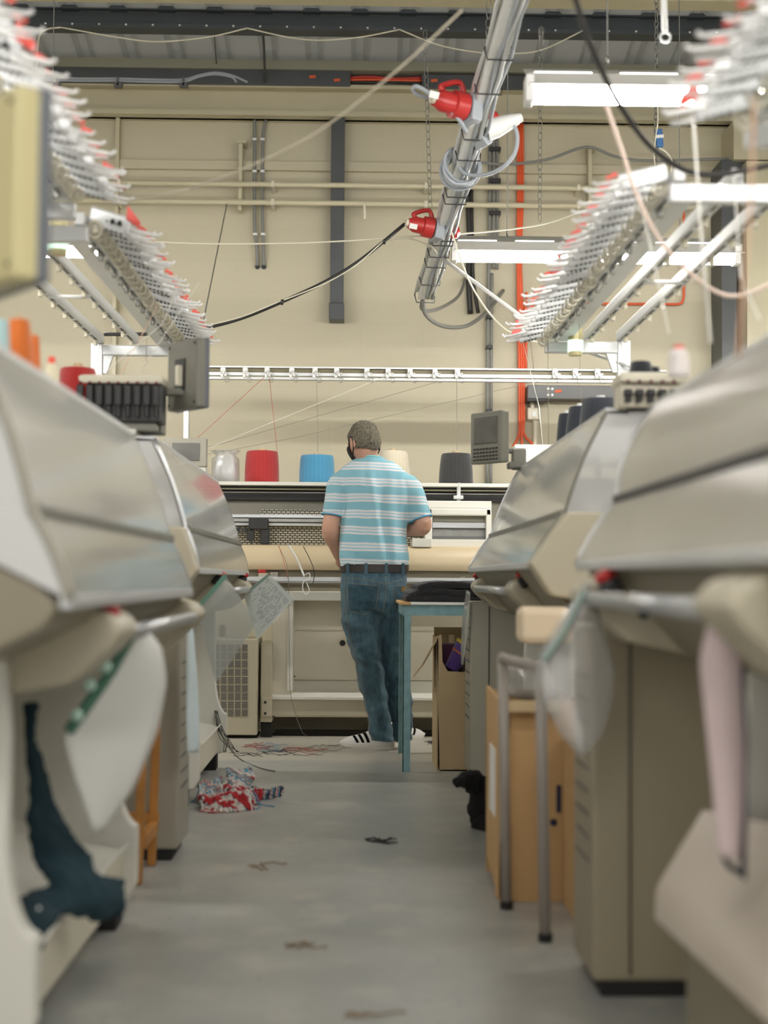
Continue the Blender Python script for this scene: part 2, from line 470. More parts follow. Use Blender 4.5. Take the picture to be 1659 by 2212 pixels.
M['pinkpaper'] = mat('pale_pink_paper', (226,206,206), 0.7)
M['greenbind'] = mat('green_binder_plastic', (70,120,100), 0.35)
M['wood'] = mat('varnished_wood', (176,120,56), 0.45, var=(12, 0.2))
M['hood'] = clear('clear_acrylic_hood', (240,239,234), 0.30, 0.08, 0.10, (212,210,202))
M['hood_haze'] = clear('hazed_acrylic_guard', (228,227,220), 0.46, 0.12, 0.14, (204,204,198))  # milky share stands in for blurred reflections on the lower panes
M['hood_rough'] = clear('dulled_acrylic_hood', (236,234,226), 0.42, 0.07, 0.32, (204,200,188))
M['wrap'] = clear('clear_yarn_wrap', (250,250,250), 0.28, 0.03, 0.25, (246,246,246))
M['hood_white'] = clear('milky_acrylic_hood', (242,242,240), 0.50, 0.10, 0.10, (236,236,234))
M['sleeve'] = clear('clear_plastic_sleeve', (235,238,236), 0.28, 0.10, 0.15, (214,216,214))
M['bag'] = clear('crinkled_clear_bag', (244,244,244), 0.26, 0.05, 0.2, (226,224,220))
M['tube'] = emis('fluorescent_tube_glow', (255,252,246), TUBE_STRENGTH)
M['lamp_body'] = mat('grey_white_lamp_enamel', (172,170,162), 0.5)
M['lit_spot'] = emis('reflected_spot_glow', (255,252,246), 4.0)  # glow stands in for tube light caught on the reflector
M['beacon'] = mat('lit_beacon_lens', (206,232,214), 0.2, emit=((206,240,220), 0.7))

# ------------------------------------------------------------------ the building
WY = 10.0                                          # the far wall
struct('floor', MB().box((-7,-3,-0.12),(7,WY+0.2,0)), M['floor'])
struct('wall_back', MB().box((-7,WY,0),(7,WY+0.2,5.0)), M['wall'])
struct('wall_left', MB().box((-7.2,-3,0),(-7,WY+0.2,6.9)), M['wall'])
struct('wall_right', MB().box((7,-3,0),(7.2,WY+0.2,6.9)), M['wall'])

EZ = wz(830,148,9.95); SL = 0.17                   # eaves height and roof pitch
prof = []
x = -7.0
while x < 7.0:                                     # trapezoid ribs every 0.34 m
    prof += [(x,0.0),(x+0.20,0.0),(x+0.235,0.035),(x+0.285,0.035)]
    x += 0.32
prof.append((7.0,0.0))
mb = MB(); rows = []
for y in (WY+0.1, 6.0, 2.0, -3.0):
    rows.append([mb.v((p[0], y, EZ+(WY-y)*SL+p[1])) for p in prof])
for A, B in zip(rows, rows[1:]):
    for j in range(len(prof)-1): mb.f([A[j],A[j+1],B[j+1],B[j]])
bmesh.ops.solidify(mb.bm, geom=list(mb.bm.faces), thickness=0.01)
struct('ceiling', mb, M['roof'])

def zz(y, d): return wz(800, y, d)
# dull filler strip under the sheets, dark box section, cream eaves beam
struct('trim_1', MB().box((-7,9.80,zz(152,9.80)),(7,9.99,zz(132,9.80))), M['roof_trim'])
mb = MB().box((-7,9.82,zz(186,9.82)),(wx(757,170,9.82),9.99,zz(153,9.82)), 0.004)
mb.box((wx(911,170,9.82),9.82,zz(189,9.82)),(7,9.99,zz(158,9.82)), 0.004)
struct('trim_2', mb, M['steel_dark'])
mb = MB()
mb.box((-7,9.84,zz(192,9.84)),(7,9.99,zz(184,9.84)))
mb.box((-7,9.92,zz(252,9.84)),(7,9.96,zz(184,9.84)))
mb.box((-7,9.84,zz(252,9.84)),(7,10.05,zz(242,9.84)))
struct('trim_3', mb, M['cream'])
mb = MB()
PD = 9.25
mb.box((-7,PD,zz(27,PD)),(7,PD+0.12,zz(19,PD))); mb.box((-7,PD+0.05,zz(62,PD)),(7,PD+0.065,zz(22,PD)))
mb.box((-7,PD,zz(66,PD)),(7,PD+0.12,zz(57,PD)))
struct('trim_4', mb, M['purlin'])
mb = MB()
for i in range(28):
    p = W(40+i*58, 62, PD-0.003); mb.box((p.x-0.006,PD-0.006,zz(61,PD)-0.004),(p.x+0.006,PD+0.001,zz(61,PD)+0.006))
tag(mb.build('trim_5', M['white_p']), kind='structure')
struct('trim_6', MB().box((-7,8.3,zz(-32,8.3)),(7,8.45,zz(-8,8.3)), 0.004), M['cream'])
# dark stanchion on the wall with its separate boot, and the pier at the right
mb = MB(); xa, xb = wx(714,480,9.86), wx(743,480,9.86)
mb.box((xa,9.86,zz(655,9.86)),(xb,10.0,zz(256,9.86)), 0.003); mb.box((xa-0.006,9.84,zz(692,9.86)),(xb+0.006,10.0,zz(656,9.86)), 0.004)
struct('trim_7', mb, M['steel_dark'])
mb = MB(); xa, xb = wx(1559,560,9.7), wx(1591,560,9.7)
mb.box((xa,9.70,1.6),(xb,10.0,zz(336,9.7)))
mb.prism([(xa-0.02,wz(1560,392,9.72)),(xa+0.12,wz(1600,330,9.72)),(xa+0.75,wz(1700,250,9.72)),(xa+0.75,wz(1700,340,9.72)),(xa+0.2,wz(1640,392,9.72))], 9.72, 9.80)
struct('trim_8', mb, M['steel_dark'])
mb = MB(); mb.box((wx(1613,500,9.6),9.60,0),(wx(1613,500,9.6)+1.2,10.0,zz(338,9.6)))
mb.box((wx(1585,300,9.66),9.66,zz(335,9.66)),(wx(1613,300,9.66)+1.0,10.0,zz(250,9.66)))
struct('trim_9', mb, M['cream'])
struct('trim_10', MB().box((wx(248,400,9.93),9.93,1.0),(wx(256,400,9.93),10.0,zz(252,9.93))), M['cream'])
struct('trim_11', MB().box((-7,9.965,zz(370,9.965)),(7,10.0,zz(350,9.965)), 0.003), M['wall'])  # shallow ledge shaped to give only a faint band of shade

# ------------------------------------------------------------------ pipes and cables on the far wall
def hpipe(name, py, d, r, x0, x1, m, label, cat):
    z = zz(py, d)
    t = thing(name, label, cat, (x0, d, z))
    MB().cyl((x0,d,z),(x1,d,z), r, 14).build('pipe_run', m, t, True)
    for i in range(7):
        xx = x0 + (x1-x0)*(i+0.5)/7; MB().box((xx-0.012,d-r*1.1,z-r*1.15),(xx+0.012,9.999,z+r*1.15), 0.003).build('pipe_clip', M['offwhite'], t)
hpipe('heating_pipe', 401, 9.84, 0.019, -3.3, 4.2, M['cream_pipe'], 'upper of two long cream pipes running along the far wall', 'pipe')
hpipe('heating_pipe', 440, 9.84, 0.019, -3.3, 4.2, M['cream_pipe'], 'lower of two long cream pipes running along the far wall', 'pipe')
for (xa, xb, lab, bend) in ((550,556,'grey conduit left of the wall pair, straight from the beam down to a hole',0),(567,570,'grey conduit right of the wall pair, bent at its top by the beam',1)):
    p = [W(xa+ (8 if bend else 0),256,9.95), W(xa+(2 if bend else 0),285,9.95), W(xa,330,9.95), W(xa,480,9.95), W(xb-1,540,9.95), W(xb,574,9.97)]
    t = thing('wall_conduit', lab, 'pipe', p[-1])
    MB().tube(smooth_path(p,6), 0.0115, 10).build('conduit', M['grey_conduit'], t, True)
    MB().lathe([(0,-0.004),(0.017,-0.004),(0.017,0.012),(0,0.012)], W(xb,576,9.985), 14, (0,1,0)).build('wall_gland', M['black'], t)
    for yy in (301,370,506):
        q = W(xa+(1 if yy>400 else 0),yy,9.94); MB().box((q.x-0.015,9.93,q.z-0.008),(q.x+0.015,9.999,q.z+0.008),0.002).build('saddle', M['white_p'], t)
def bracket(px0, px1, y0, y1, label):
    t = thing('wall_bracket', label, 'bracket', W((px0+px1)/2, y1, 9.95))
    a, b = W(px0,y0,9.9), W(px1,y1,9.9)
    MB().box((a.x,9.88,b.z),(a.x+0.028,9.999,a.z),0.003).build('strap', M['cream'], t)
    MB().box((a.x-0.006,9.86,a.z-0.02),(b.x+0.006,9.999,a.z),0.003).build('bracket_arm', M['cream'], t)
bracket(516,530,306,455,'slim cream pipe bracket beside the pair of grey conduits')
bracket(1270,1284,316,452,'cream pipe bracket behind the right-hand yarn rails')
bracket(245,256,560,668,'cream pipe bracket seen between the left-hand yarn rails')
# black and grey cables behind the hanging trunking
for i, (pts, r, m, lab) in enumerate((
    ([(1010,400),(1014,520),(1012,600),(1016,678)], 0.020, 'black_cable', 'thick black cable ending loose on the wall, the longer left one'),
    ([(1018,400),(1020,520),(1022,600),(1033,676)], 0.013, 'black_cable', 'thinner black cable ending loose on the wall, splayed to the right'),
    ([(1058,290),(1058,420),(1056,575),(1054,700),(1053,900),(1052,1045)], 0.012, 'grey_conduit', 'long grey conduit on the far wall left of the orange cables'),
    ([(1067,290),(1067,420),(1066,580)], 0.012, 'grey_conduit', 'short grey conduit, middle one under the black saddles'),
    ([(1074,290),(1075,420),(1074,582)], 0.010, 'grey_conduit', 'short grey conduit, right one under the black saddles'),
    ([(1063,590),(1062,700),(1061,900),(1060,1045)], 0.010, 'grey_conduit', 'lower grey conduit close beside the long grey one'))):
    o = cable([W(a,b,9.95) for a,b in pts], r, 5, 9).build('wall_cable', M[m], None, True); tag(o, lab, 'cable')
for i,(a,b) in enumerate(((1063,322),(1075,322),(1063,390),(1075,390),(1063,460),(1075,460),(1057,750),(1057,685),(1057,888))):
    q = W(a,b,9.93); o = MB().box((q.x-0.022,9.915,q.z-0.014),(q.x+0.022,9.999,q.z+0.014),0.004).build('cable_saddle', M['black'])
    tag(o, 'small black saddle clamping grey conduits to the far wall', 'clamp', 'black saddles on the grey conduits')
for i, off in enumerate((0,5,10)):
    pts = [(1119+off,262),(1119+off,420),(1118+off*0.7,560),(1120+off,700),(1122+off,820),(1122+off,900),(1121+off*1.2,940)]
    end = [(1108,966),(1128,968),(1160,966)][i]
    o = cable([W(a,b,9.95) for a,b in pts+[end]], 0.0095, 5, 8).build('orange_cable', M['orange_cable'], None, True)
    tag(o, ['orange wall cable, leftmost of the vertical bundle of three','orange wall cable, middle of the vertical bundle of three','orange wall cable, rightmost of the vertical bundle, splayed at the foot'][i], 'cable')
o = cable([W(a,b,9.94) for a,b in ((1136,800),(1137,720),(1140,680),(1152,660),(1180,654),(1300,656),(1440,657),(1468,656),(1476,645),(1477,600),(1477,430))], 0.009, 6, 8).build('orange_cable', M['orange_cable'], None, True)
tag(o, 'orange cable branching right along the wall behind the yarn rails', 'cable')
o = cable([W(a,b,9.93) for a,b in ((1132,700),(1134,670),(1138,645),(1137,631))], 0.009, 5, 8).build('orange_cable', M['orange_cable'], None, True)
tag(o, 'short orange cable stub leaving the bundle', 'cable')
t = thing('cable_trunking', 'dark grey cable trunking on the wall at right with an orange label', 'trunking', W(1240,860,9.9))
a, b = W(1140,861,9.86), W(1420,834,9.86)
MB().box((a.x,9.86,a.z),(b.x,9.999,b.z),0.004).build('trunking_body', M['trunk'], t)
MB().box((a.x-0.004,9.85,a.z-0.02),(a.x+0.13,9.99,a.z+0.0),0.004).build('end_cap', M['black'], t)
q = W(1206,845,9.855); MB().obox(q,(0.045,0.004,0.02),RotY(-0.15)).build('orange_label', M['orange_label'], t)
for k in range(4):
    q = W(1184+(k%2)*9, 840+(k//2)*13, 9.858); MB().lathe([(0,-0.003),(0.008,-0.003),(0.008,0.003),(0,0.003)], q, 10, (0,-1,0)).build('screw', M['steel'], t)
t = thing('socket_box', 'small grey socket box on the wall under the dark trunking', 'box', W(1153,905,9.9))
a, b = W(1140,906,9.9), W(1166,881,9.9); MB().box((a.x,9.9,a.z),(b.x,9.999,b.z),0.006).build('box_body', M['offwhite'], t)
a, b = W(1149,900,9.89), W(1158,888,9.89); MB().box((a.x,9.893,a.z),(b.x,9.902,b.z),0.002).build('switch', M['white_p'], t)
q0, q1 = W(1150,861,9.95), W(1150,882,9.95); MB().cyl(q0,q1,0.016).build('conduit', M['offwhite'], t)
q0, q1 = W(1156,906,9.95), W(1156,1000,9.95); MB().cyl(q0,q1,0.016).build('conduit', M['offwhite'], t)
# grey cables laid along the top of the eaves beam, orange tags on the box section, coloured wires in the gap
t = thing('cable_bundle', 'pair of grey cables clipped along the top of the cream beam', 'cable', W(280,176,9.6))
for k in range(2):
    pts = [(60,170+k*5),(122,169+k*5),(180,170+k*5),(254,170+k*5),(330,172+k*5),(396,172+k*5),(430,163+k*3),(465,157+k*4),(500,163+k*4),(535-k*24,178)]
    cable([W(a,b,9.825) for a,b in pts], 0.010, 6, 8).build('cable_run', M['grey_cable'], t, True)
for a in (122,254,396):
    q = W(a,178,9.80); MB().box((q.x-0.028,9.80,q.z-0.03),(q.x+0.028,9.845,q.z),0.003).box((q.x-0.006,9.80,q.z-0.02),(q.x+0.006,9.825,q.z+0.04)).build('cable_clip', M['trunk'], t)
for (a,b,lab) in ((675,166,'orange tag on the dark box section, left one'),(728,173,'orange tag on the dark box section, near the open gap'),(938,174,'orange tag on the dark box section right of the hanging chain')):
    q = W(a,b,9.815); o = MB().obox(q,(0.045,0.004,0.020),RotY(-0.1)).build('warning_tag', M['orange_label']); tag(o, lab, 'label')
for k,(c,lab) in enumerate((('red','red wire lying in the gap of the dark box section'),('orange_cable','orange wire lying in the gap of the dark box section'),('black_cable','black wire lying in the gap of the dark box section'))):
    o = cable([W(755,168+k*5,9.87),W(800,166+k*6,9.87),(W(850,170+k*4,9.87)),W(915,168+k*6,9.87)], 0.010, 6, 7).build('loose_wire', M[c], None, True); tag(o, lab, 'wire')

# ------------------------------------------------------------------ hanging chains and swags of cable
def chain(pa, pb, label, link=0.050, r=0.0018, m='steel'):
    pa, pb = Vector(pa), Vector(pb); n = max(3, int((pb-pa).length/(link*0.78))); mb = MB(); d = (pb-pa).normalized()
    s1 = d.orthogonal().normalized(); s2 = d.cross(s1)
    for i in range(n):
        c = pa.lerp(pb, (i+0.5)/n); s = s1 if i%2 else s2
        pts = [c + d*(math.cos(2*math.pi*j/10)*link/2) + s*(math.sin(2*math.pi*j/10)*link*0.27) for j in range(10)]
        mb.tube(pts, r, 5, closed=True)
    return tag(mb.build('hanging_chain', M[m], None, True), label, 'chain')
chain(W(918,66,7.2), W(930,470,7.2), 'steel chain hanging down to the red plug on the trunking')
chain(W(1168,66,7.4), W(1166,478,7.4), 'steel chain holding the far striplight at its hook')
chain(W(1056,0,6.0), W(1052,160,6.0), 'steel chain dropping behind the galvanised trunking')
chain(W(1169,64,4.95), W(1169,92,4.95), 'short chain above the near striplight, left one', 0.035)
chain(W(1421,-475,7.4), W(1416,372,7.4), 'chain hanging beside the blue pull handle', 0.04, 0.0028)
chain(W(81,58,9.29), W(80,84,9.29), 'short chain on the purlin at the top left', 0.05)
for (pts, d, r, m, lab) in (
    ([(78,160),(84,82),(100,64),(131,59)], 9.25, 0.006, 'white_cable', 'cream cable dropping from the purlin at the top left'),
    ([(131,59),(250,80),(340,90),(450,80),(534,61)], 9.25, 0.005, 'white_cable', 'cream cable swag under the purlin, left span'),
    ([(534,61),(620,80),(690,87),(780,80),(863,64)], 9.25, 0.005, 'white_cable', 'cream cable swag under the purlin, middle span'),
    ([(863,64),(950,98),(1040,114),(1100,116),(1170,108),(1260,66)], 9.25, 0.005, 'white_cable', 'cream cable swag under the purlin, right span'),
    ([(230,516),(420,526),(600,526),(740,521),(860,513),(940,508),(1060,500),(1165,486),(1230,467),(1312,436)], 7.3, 0.0045, 'white_cable', 'thin white cable strung right across the room below the pipes'),
    ([(836,519),(880,515),(930,532),(945,548)], 7.3, 0.004, 'white_cable', 'thin white cable sagging from the black lead to the trunking'),
    ([(975,500),(995,560),(1020,620),(1060,680),(1105,720),(1180,745),(1230,752)], 6.9, 0.0045, 'white_cable', 'thin cream cable curving from the trunking to the beacon lamp'),
    ([(1015,348),(1090,355),(1180,345),(1266,318),(1330,338),(1400,347),(1600,342)], 9.8, 0.010, 'grey_conduit', 'grey cable swag along the wall above the cream pipes'),
    ([(490,441,9.84),(470,540,8.8),(450,640,7.7),(437,708,6.82)], 9.0, 0.004, 'grey_conduit', 'thin dark wire slanting down from the lower cream pipe'),
    ([(915,636,8.0),(912,668,8.2),(945,668,8.7),(990,640,9.4),(1006,600,9.97)], 8.2, 0.011, 'grey_conduit', 'olive cable looping from the trunking end up to the wall'),
    ([(913,634,8.0),(920,680,8.2),(960,705,8.6),(1010,703,9.1),(1055,670,9.6),(1087,628,9.98)], 8.4, 0.013, 'grey_conduit', 'grey cable sagging lowest under the trunking end'),
    ([(463,60,9.3),(464,88,9.5),(468,141,9.82)], 9.15, 0.003, 'black_cable', 'thin dark tie wire on the roof sheets'),
    ([(566,56,9.3),(570,100,9.5),(573,185,9.85)], 9.0, 0.009, 'steel_dark', 'slim dark rod from the purlin down to the cream beam'),
    ([(787,440,9.83),(788,474,9.83)], 9.75, 0.010, 'white_cable', 'short white cable end hanging from the lower cream pipe')):
    o = cable([W(q_[0],q_[1],q_[2] if len(q_)>2 else d) for q_ in pts], r, 8, 7).build('loose_cable', M[m], None, True); tag(o, lab, 'cable')
t = thing('black_lead', 'long black power lead sweeping from the red plug down to the left', 'cable', W(600,655,6.9))
cable([W(874,484,7.1),W(830,521,7.05),W(770,568,7.0),W(700,610,7.0),W(600,656,6.9),W(520,688,6.9),W(440,709,6.8),W(360,720,6.8),W(290,722,6.8),W(225,722,6.8)], 0.009, 8, 8).build('lead', M['black_cable'], t, True)
cable([W(830,519,7.03),W(770,572,6.98),W(700,613,6.98),W(600,653,6.88),W(520,685,6.88),W(440,705,6.78)], 0.003, 8, 6).build('earth_wire', M['white_cable'], t, True)
for (a,b) in ((830,521),(609,652)):
    q = W(a,b,7.0 if a>700 else 6.88); MB().cyl(q-Vector((0.006,0,0)), q+Vector((0.008,0,-0.004)), 0.014, 10).build('cable_tie', M['black'], t)
o = cable([W(1238,-20,3.3),W(1262,60,3.35),W(1290,130,3.4),W(1332,215,3.5),W(1390,300,3.6),W(1440,345,3.65),W(1490,371,3.68),W(1560,376,3.68),W(1680,354,3.7)], 0.0075, 8, 9).build('foreground_cable', M['black_cable'], None, True)
tag(o, 'thick black cable drooping from the roof to the right-hand yarn rail', 'cable')
o = cable([W(1000,20,3.7),W(860,150,3.7),W(700,275,3.8),W(560,350,3.9),W(400,410,4.1),W(245,440,4.3)], 0.0030, 8, 7).build('foreground_cable', mat('grey_beige_cord',(180,172,152),0.7), None, True)
tag(o, 'pale blurred cord crossing from the roof to the left yarn rail', 'cord')
o = cable([W(1302,205,3.5),W(1345,330,3.5),W(1375,420,3.5),W(1420,510,3.5),W(1480,580,3.5),W(1550,632,3.5),W(1610,636,3.5),W(1690,600,3.5)], 0.0055, 8, 8).build('foreground_cable', mat('pale_pink_flex',(222,200,186),0.5), None, True)
tag(o, 'pale pink flex drooping in front of the right-hand yarn rails', 'cord')
t = thing('white_conduit', 'straight white tube slanting down from the trunking to the beacon lamp', 'tube', W(950,555,7.4))
MB().tube([W(948,553,7.4),W(1140,694,6.9)], 0.0105, 10).build('tube_run', M['white_p'], t, True)
MB().tube(smooth_path([W(1140,694,6.9),W(1190,722,6.7),W(1260,757,6.4),W(1365,793,6.15)],6), 0.007, 10).build('tube_tail', M['alu_w'], t, True)

# ------------------------------------------------------------------ hanging galvanised trunking with red plugs
def dT(y): return 1.0/(0.1923 - 0.0673*(y/640.0))
def T(px, py, dd=0.0): return W(px, py, dT(py)+dd)
A, B = T(917,638), W(1170,-200,dT(-200)); ax = (B-A).normalized()
rot = ax.to_track_quat('Y','Z').to_matrix()
t = thing('hanging_trunking', 'galvanised cable trunking hanging from the roof with cables strapped along it', 'trunking', A)
L = (B-A).length
MB().obox((A+B)/2, (0.078, L, 0.055), rot, 0.008).build('trunking_body', M['galv'], t)
for k in range(4):
    off = rot @ Vector((-0.042+0.020*k if k<3 else 0.05, 0, -0.034 if k<3 else 0.012))
    pts = [A.lerp(B, s) + off + rot @ Vector((0.006*math.sin(s*40+k*2),0,0.004*math.sin(s*31+k))) for s in [i/24*0.98+0.01 for i in range(25)]]
    MB().tube(pts, 0.008+0.002*(k%2), 7).build('strapped_cable', M['alu_w' if k%2 else 'grey_cable'], t, True)
for y in (110,185,285,330,410,425,505,515,540,562,600,638):
    s = (T(915+(640-y)*0.305, y)-A).length/L; c = A.lerp(B, s)
    q = [c + rot @ Vector(p) for p in ((-0.055,0,-0.045),(0.046,0,-0.045),(0.057,0,0.0),(0.046,0,0.034),(-0.046,0,0.034),(-0.057,0,-0.01))]
    MB().tube(q, 0.0035, 6, closed=True).build('cable_tie', M['black'], t)
def plug(pl, pr, rad, label, lid=True, grey_tail=None):
    """a big industrial plug whose axis runs from its cable end pl to its socket pr"""
    t = thing('power_plug', label, 'plug', pr); ax = (pr-pl).normalized(); Lp = (pr-pl).length
    MB().lathe([(0,0),(rad*0.55,0),(rad*0.62,Lp*0.08),(rad*0.85,Lp*0.22),(rad*0.88,Lp*0.55),(rad*1.12,Lp*0.58),(rad*1.15,Lp*0.95),(0,Lp*0.95)], pl, 20, ax).build('plug_body', M['red'], t, True, 40)
    MB().lathe([(0,0),(rad*0.4,0),(rad*0.42,Lp*0.14),(0,Lp*0.14)], pl-ax*Lp*0.1, 14, ax).build('cable_gland', M['cream_p'], t)
    if lid:
        u = Vector((0,0,1)); p0 = pl+ax*Lp*0.3+u*rad*0.75; p1 = pl+ax*Lp*0.95+u*rad*1.0
        path = [p0, p0-ax*rad*0.3+u*rad*0.35, p0+ax*Lp*0.12+u*rad*0.75, p0+ax*Lp*0.36+u*rad*1.05, p1-ax*Lp*0.1+u*rad*0.8, p1]
        MB().tube(smooth_path(path,5), rad*0.24, 9).build('lid_loop', M['red'], t, True)
    MB().obox(pr+ax*rad*0.5, (rad*1.0, rad*2.3, rad*2.5), ax.to_track_quat('X','Z').to_matrix(), rad*0.15).build('socket_housing', M['grey_cable'], t)
    return t
dd = 0.03
p = plug(W(938,213,dT(213)-0.05), W(1006,232,dT(225)-0.02), 0.052, 'red power plug with loop handle, highest on the trunking, left side')
q = W(938,205,dT(213)-0.11); MB().obox(q,(0.04,0.004,0.03),RotY(0.25)).build('sticker', M['paper'], p)
p = plug(W(882,482,dT(490)-0.05), W(937,494,dT(490)-0.02), 0.046, 'red power plug with white sticker at the foot of the hanging chain')
q = W(893,489,dT(490)-0.10); MB().obox(q,(0.040,0.003,0.026),RotY(0.2)).build('sticker', M['paper'], p)
p = plug(W(1078,262,dT(275)+0.10), W(1042,290,dT(275)+0.06), 0.040, 'red socket with a grey plug on the right side of the trunking')
MB().lathe([(0,0),(0.046,0),(0.046,0.05),(0.030,0.13),(0.018,0.17),(0,0.17)], W(1050,284,dT(275)+0.02), 16, W(1105,262,dT(275)+0.02)-W(1050,284,dT(275)+0.02)).build('grey_plug', M['white_p'], p, True, 40)
MB().ball(W(1060,254,dT(275)+0.02),(0.045,0.03,0.016),2).build('flap', M['red'], p, True)
q = W(972,503,dT(495)+0.02); o = MB().lathe([(0,0),(0.030,0),(0.036,0.03),(0.02,0.05),(0,0.05)], q, 16, (1,0,0.25)).build('power_socket', M['red'], None, True, 40)
tag(o, 'small red socket poking out right of the trunking foot', 'socket')
t = thing('cable_coil', 'coil of grey cable hung round the trunking', 'cable', T(1000,365))
c = T(1000,366,-0.03)
for k in range(6):
    rr = 0.075+0.014*rnd.random(); cx = c + Vector((rnd.uniform(-0.015,0.015), rnd.uniform(-0.03,0.03), rnd.uniform(-0.015,0.015)))
    tl = rnd.uniform(-0.3,0.3)
    pts = [cx + Vector((rr*math.cos(a), 0.09*math.sin(a*1+k)*0.5-0.03, rr*math.sin(a)*0.95+tl*rr*math.cos(a)*0.4)) for a in [2*math.pi*i/28 for i in range(28)]]
    MB().tube(pts, 0.0075, 8, closed=True).build('coil_turn', M['grey_cable'], t, True)
cable([W(1103,262,dT(275)+0.0),W(1117,290,6.15),W(1112,330,6.2),W(1085,362,6.25),W(1045,378,6.35),W(1005,375,6.42),W(985,350,6.45)], 0.0095, 8, 9).build('lead', M['grey_cable'], t, True)
o = cable([W(1008,285,5.95),W(985,250,5.88),W(945,215,5.85),W(905,188,5.85),W(892,192,5.88),W(900,203,5.9),W(925,212,5.92)], 0.0095, 8, 9).build('loose_cable', M['grey_cable'], None, True)
tag(o, 'grey cable loop sticking out left past the upper red plug', 'cable')
t = thing('pull_handle', 'blue pull handle with white band hanging on a white cord', 'handle', W(1424,320,7.3))
rt = RotY(-0.08)
MB().obox(W(1424,299,7.39),(0.038,0.03,0.100),rt,0.010).build('grip', M['blue_grip'], t)
MB().obox(W(1424,296,7.38),(0.042,0.034,0.016),rt,0.002).build('band', M['paper'], t)
cable([W(1424,320,7.3),W(1440,330,7.3),W(1452,350,7.3),W(1448,372,7.3)],0.005,6,7).build('cord', M['white_cable'], t, True)
cable([W(1416,372,7.29),W(1413,330,7.29),W(1417,290,7.29),W(1421,262,7.29),W(1420,205,7.29)],0.004,6,7).build('cord', M['white_cable'], t, True)
o = MB().cyl(W(1432,-60,4.7),W(1436,66,4.7),0.011,10).build('drop_rod', M['white_p'], None, True); tag(o,'white rod with hook dropping from the roof at top right','rod')
mb = MB(); c = W(1437,80,4.7); mb.tube([c+Vector((0.017*math.cos(a),0,0.017*math.sin(a))) for a in [2*math.pi*i/16 for i in range(16)]],0.005,7,closed=True)
hk = mb.build('hook', M['alu_w'], o, True)

# ------------------------------------------------------------------ striplights
LZ = 2.59
def striplight(x0, x1, y, label, first=None):
    t = thing('striplight', label, 'ceiling light', ((x0+x1)/2, y, LZ))
    # batten body: a long white channel; below it the lit tube; behind it a reflector wing, its lit spots put in as glowing bars
    MB().box((x0+0.01,y-0.045,LZ+0.030),(x1+0.02,y+0.085,LZ+0.036),0.002).box((x0+0.01,y,LZ+0.030),(x1+0.02,y+0.075,LZ+0.088),0.004).build('batten_body', M['lamp_body'], t)
    MB().cyl((x0+0.03,y-0.005,LZ),(x1-0.03,y-0.005,LZ),0.027,12).build('tube_light', M['tube'], t, True)
    for xx, s in ((x0,1),(x1,-1)):
        MB().box((xx,y-0.034,LZ-0.024),(xx+s*0.03,y+0.05,LZ+0.07),0.004).build('end_cap', M['white_p'], t)
    MB().prism([(y+0.02,LZ+0.088),(y+0.14,LZ+0.150),(y+0.145,LZ+0.146),(y+0.025,LZ+0.084)],x0+0.01,x1+0.02,'x').build('reflector', M['lamp_body'], t)
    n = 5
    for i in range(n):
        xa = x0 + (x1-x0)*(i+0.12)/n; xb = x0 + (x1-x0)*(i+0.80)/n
        MB().box((xa,y+0.035,LZ+0.094),(xb,y+0.052,LZ+0.104),0.004).build('painted_light_spot', M['lit_spot'], t)
    for xx in (x0+0.30, x1-0.30):
        mb = MB(); mb.tube([Vector((xx,y+0.06,LZ+0.10))+Vector((0,0.016*math.cos(a),0.05+0.02*math.sin(a))) for a in [2*math.pi*i/12 for i in range(12)]],0.004,6,closed=True)
        mb.cyl((xx,y+0.06,LZ+0.13),(xx,y+0.06,LZ+1.55),0.003,6).build('hanger', M['steel'], t)
    return t
lx2 = wx(975,550,7.4); lx1 = wx(1134,180,4.9)
striplight(lx2, lx2+1.52, 7.4, 'long lit striplight near the far wall at right of the room')
striplight(lx1, lx1+1.52, 4.9, 'large lit striplight close overhead at the upper right')
lxl = wx(226,552,7.4)
striplight(lxl-1.52, lxl, 7.4, 'lit striplight seen behind the left-hand yarn rails')
for (x0, y, lab) in ((lxl-1.52,4.9,'added striplight out of view over the left machine row'),(0.8,2.4,'added striplight out of view over the right machine row near the camera'),(-2.6,2.4,'striplight over the left machine row near the camera, added unseen'),
                     (-0.76,0.2,'added unseen striplight above the aisle behind the camera'),(lx2+1.9,7.4,'added striplight out of view further right near the far wall'),(lxl-3.6,7.4,'added striplight out of view further left near the far wall'),(lx1+2.0,4.9,'added striplight out of view further right over the machines')):
    striplight(x0, x0+1.52, y, lab)  # unseen fixtures added to light the room

o = cable([W(1630,215,2.3),W(1622,420,2.28),W(1608,600,2.25),W(1594,770,2.2)], 0.0028, 6, 8).build('foreground_cable', mat('pale_orange_yarn',(222,184,156),0.7), None, True)
tag(o, 'blurred pale orange yarn hanging at the right edge of the room', 'yarn')

# ------------------------------------------------------------------ flat knitting machines of the two aisle rows
# built in a frame of their own: x towards the aisle, y along the machine, the far leg at y = 0; the right row is the same machine turned round
OFF = 0.85
def PX(lst): return [(p[0]+OFF, p[1]) for p in lst]

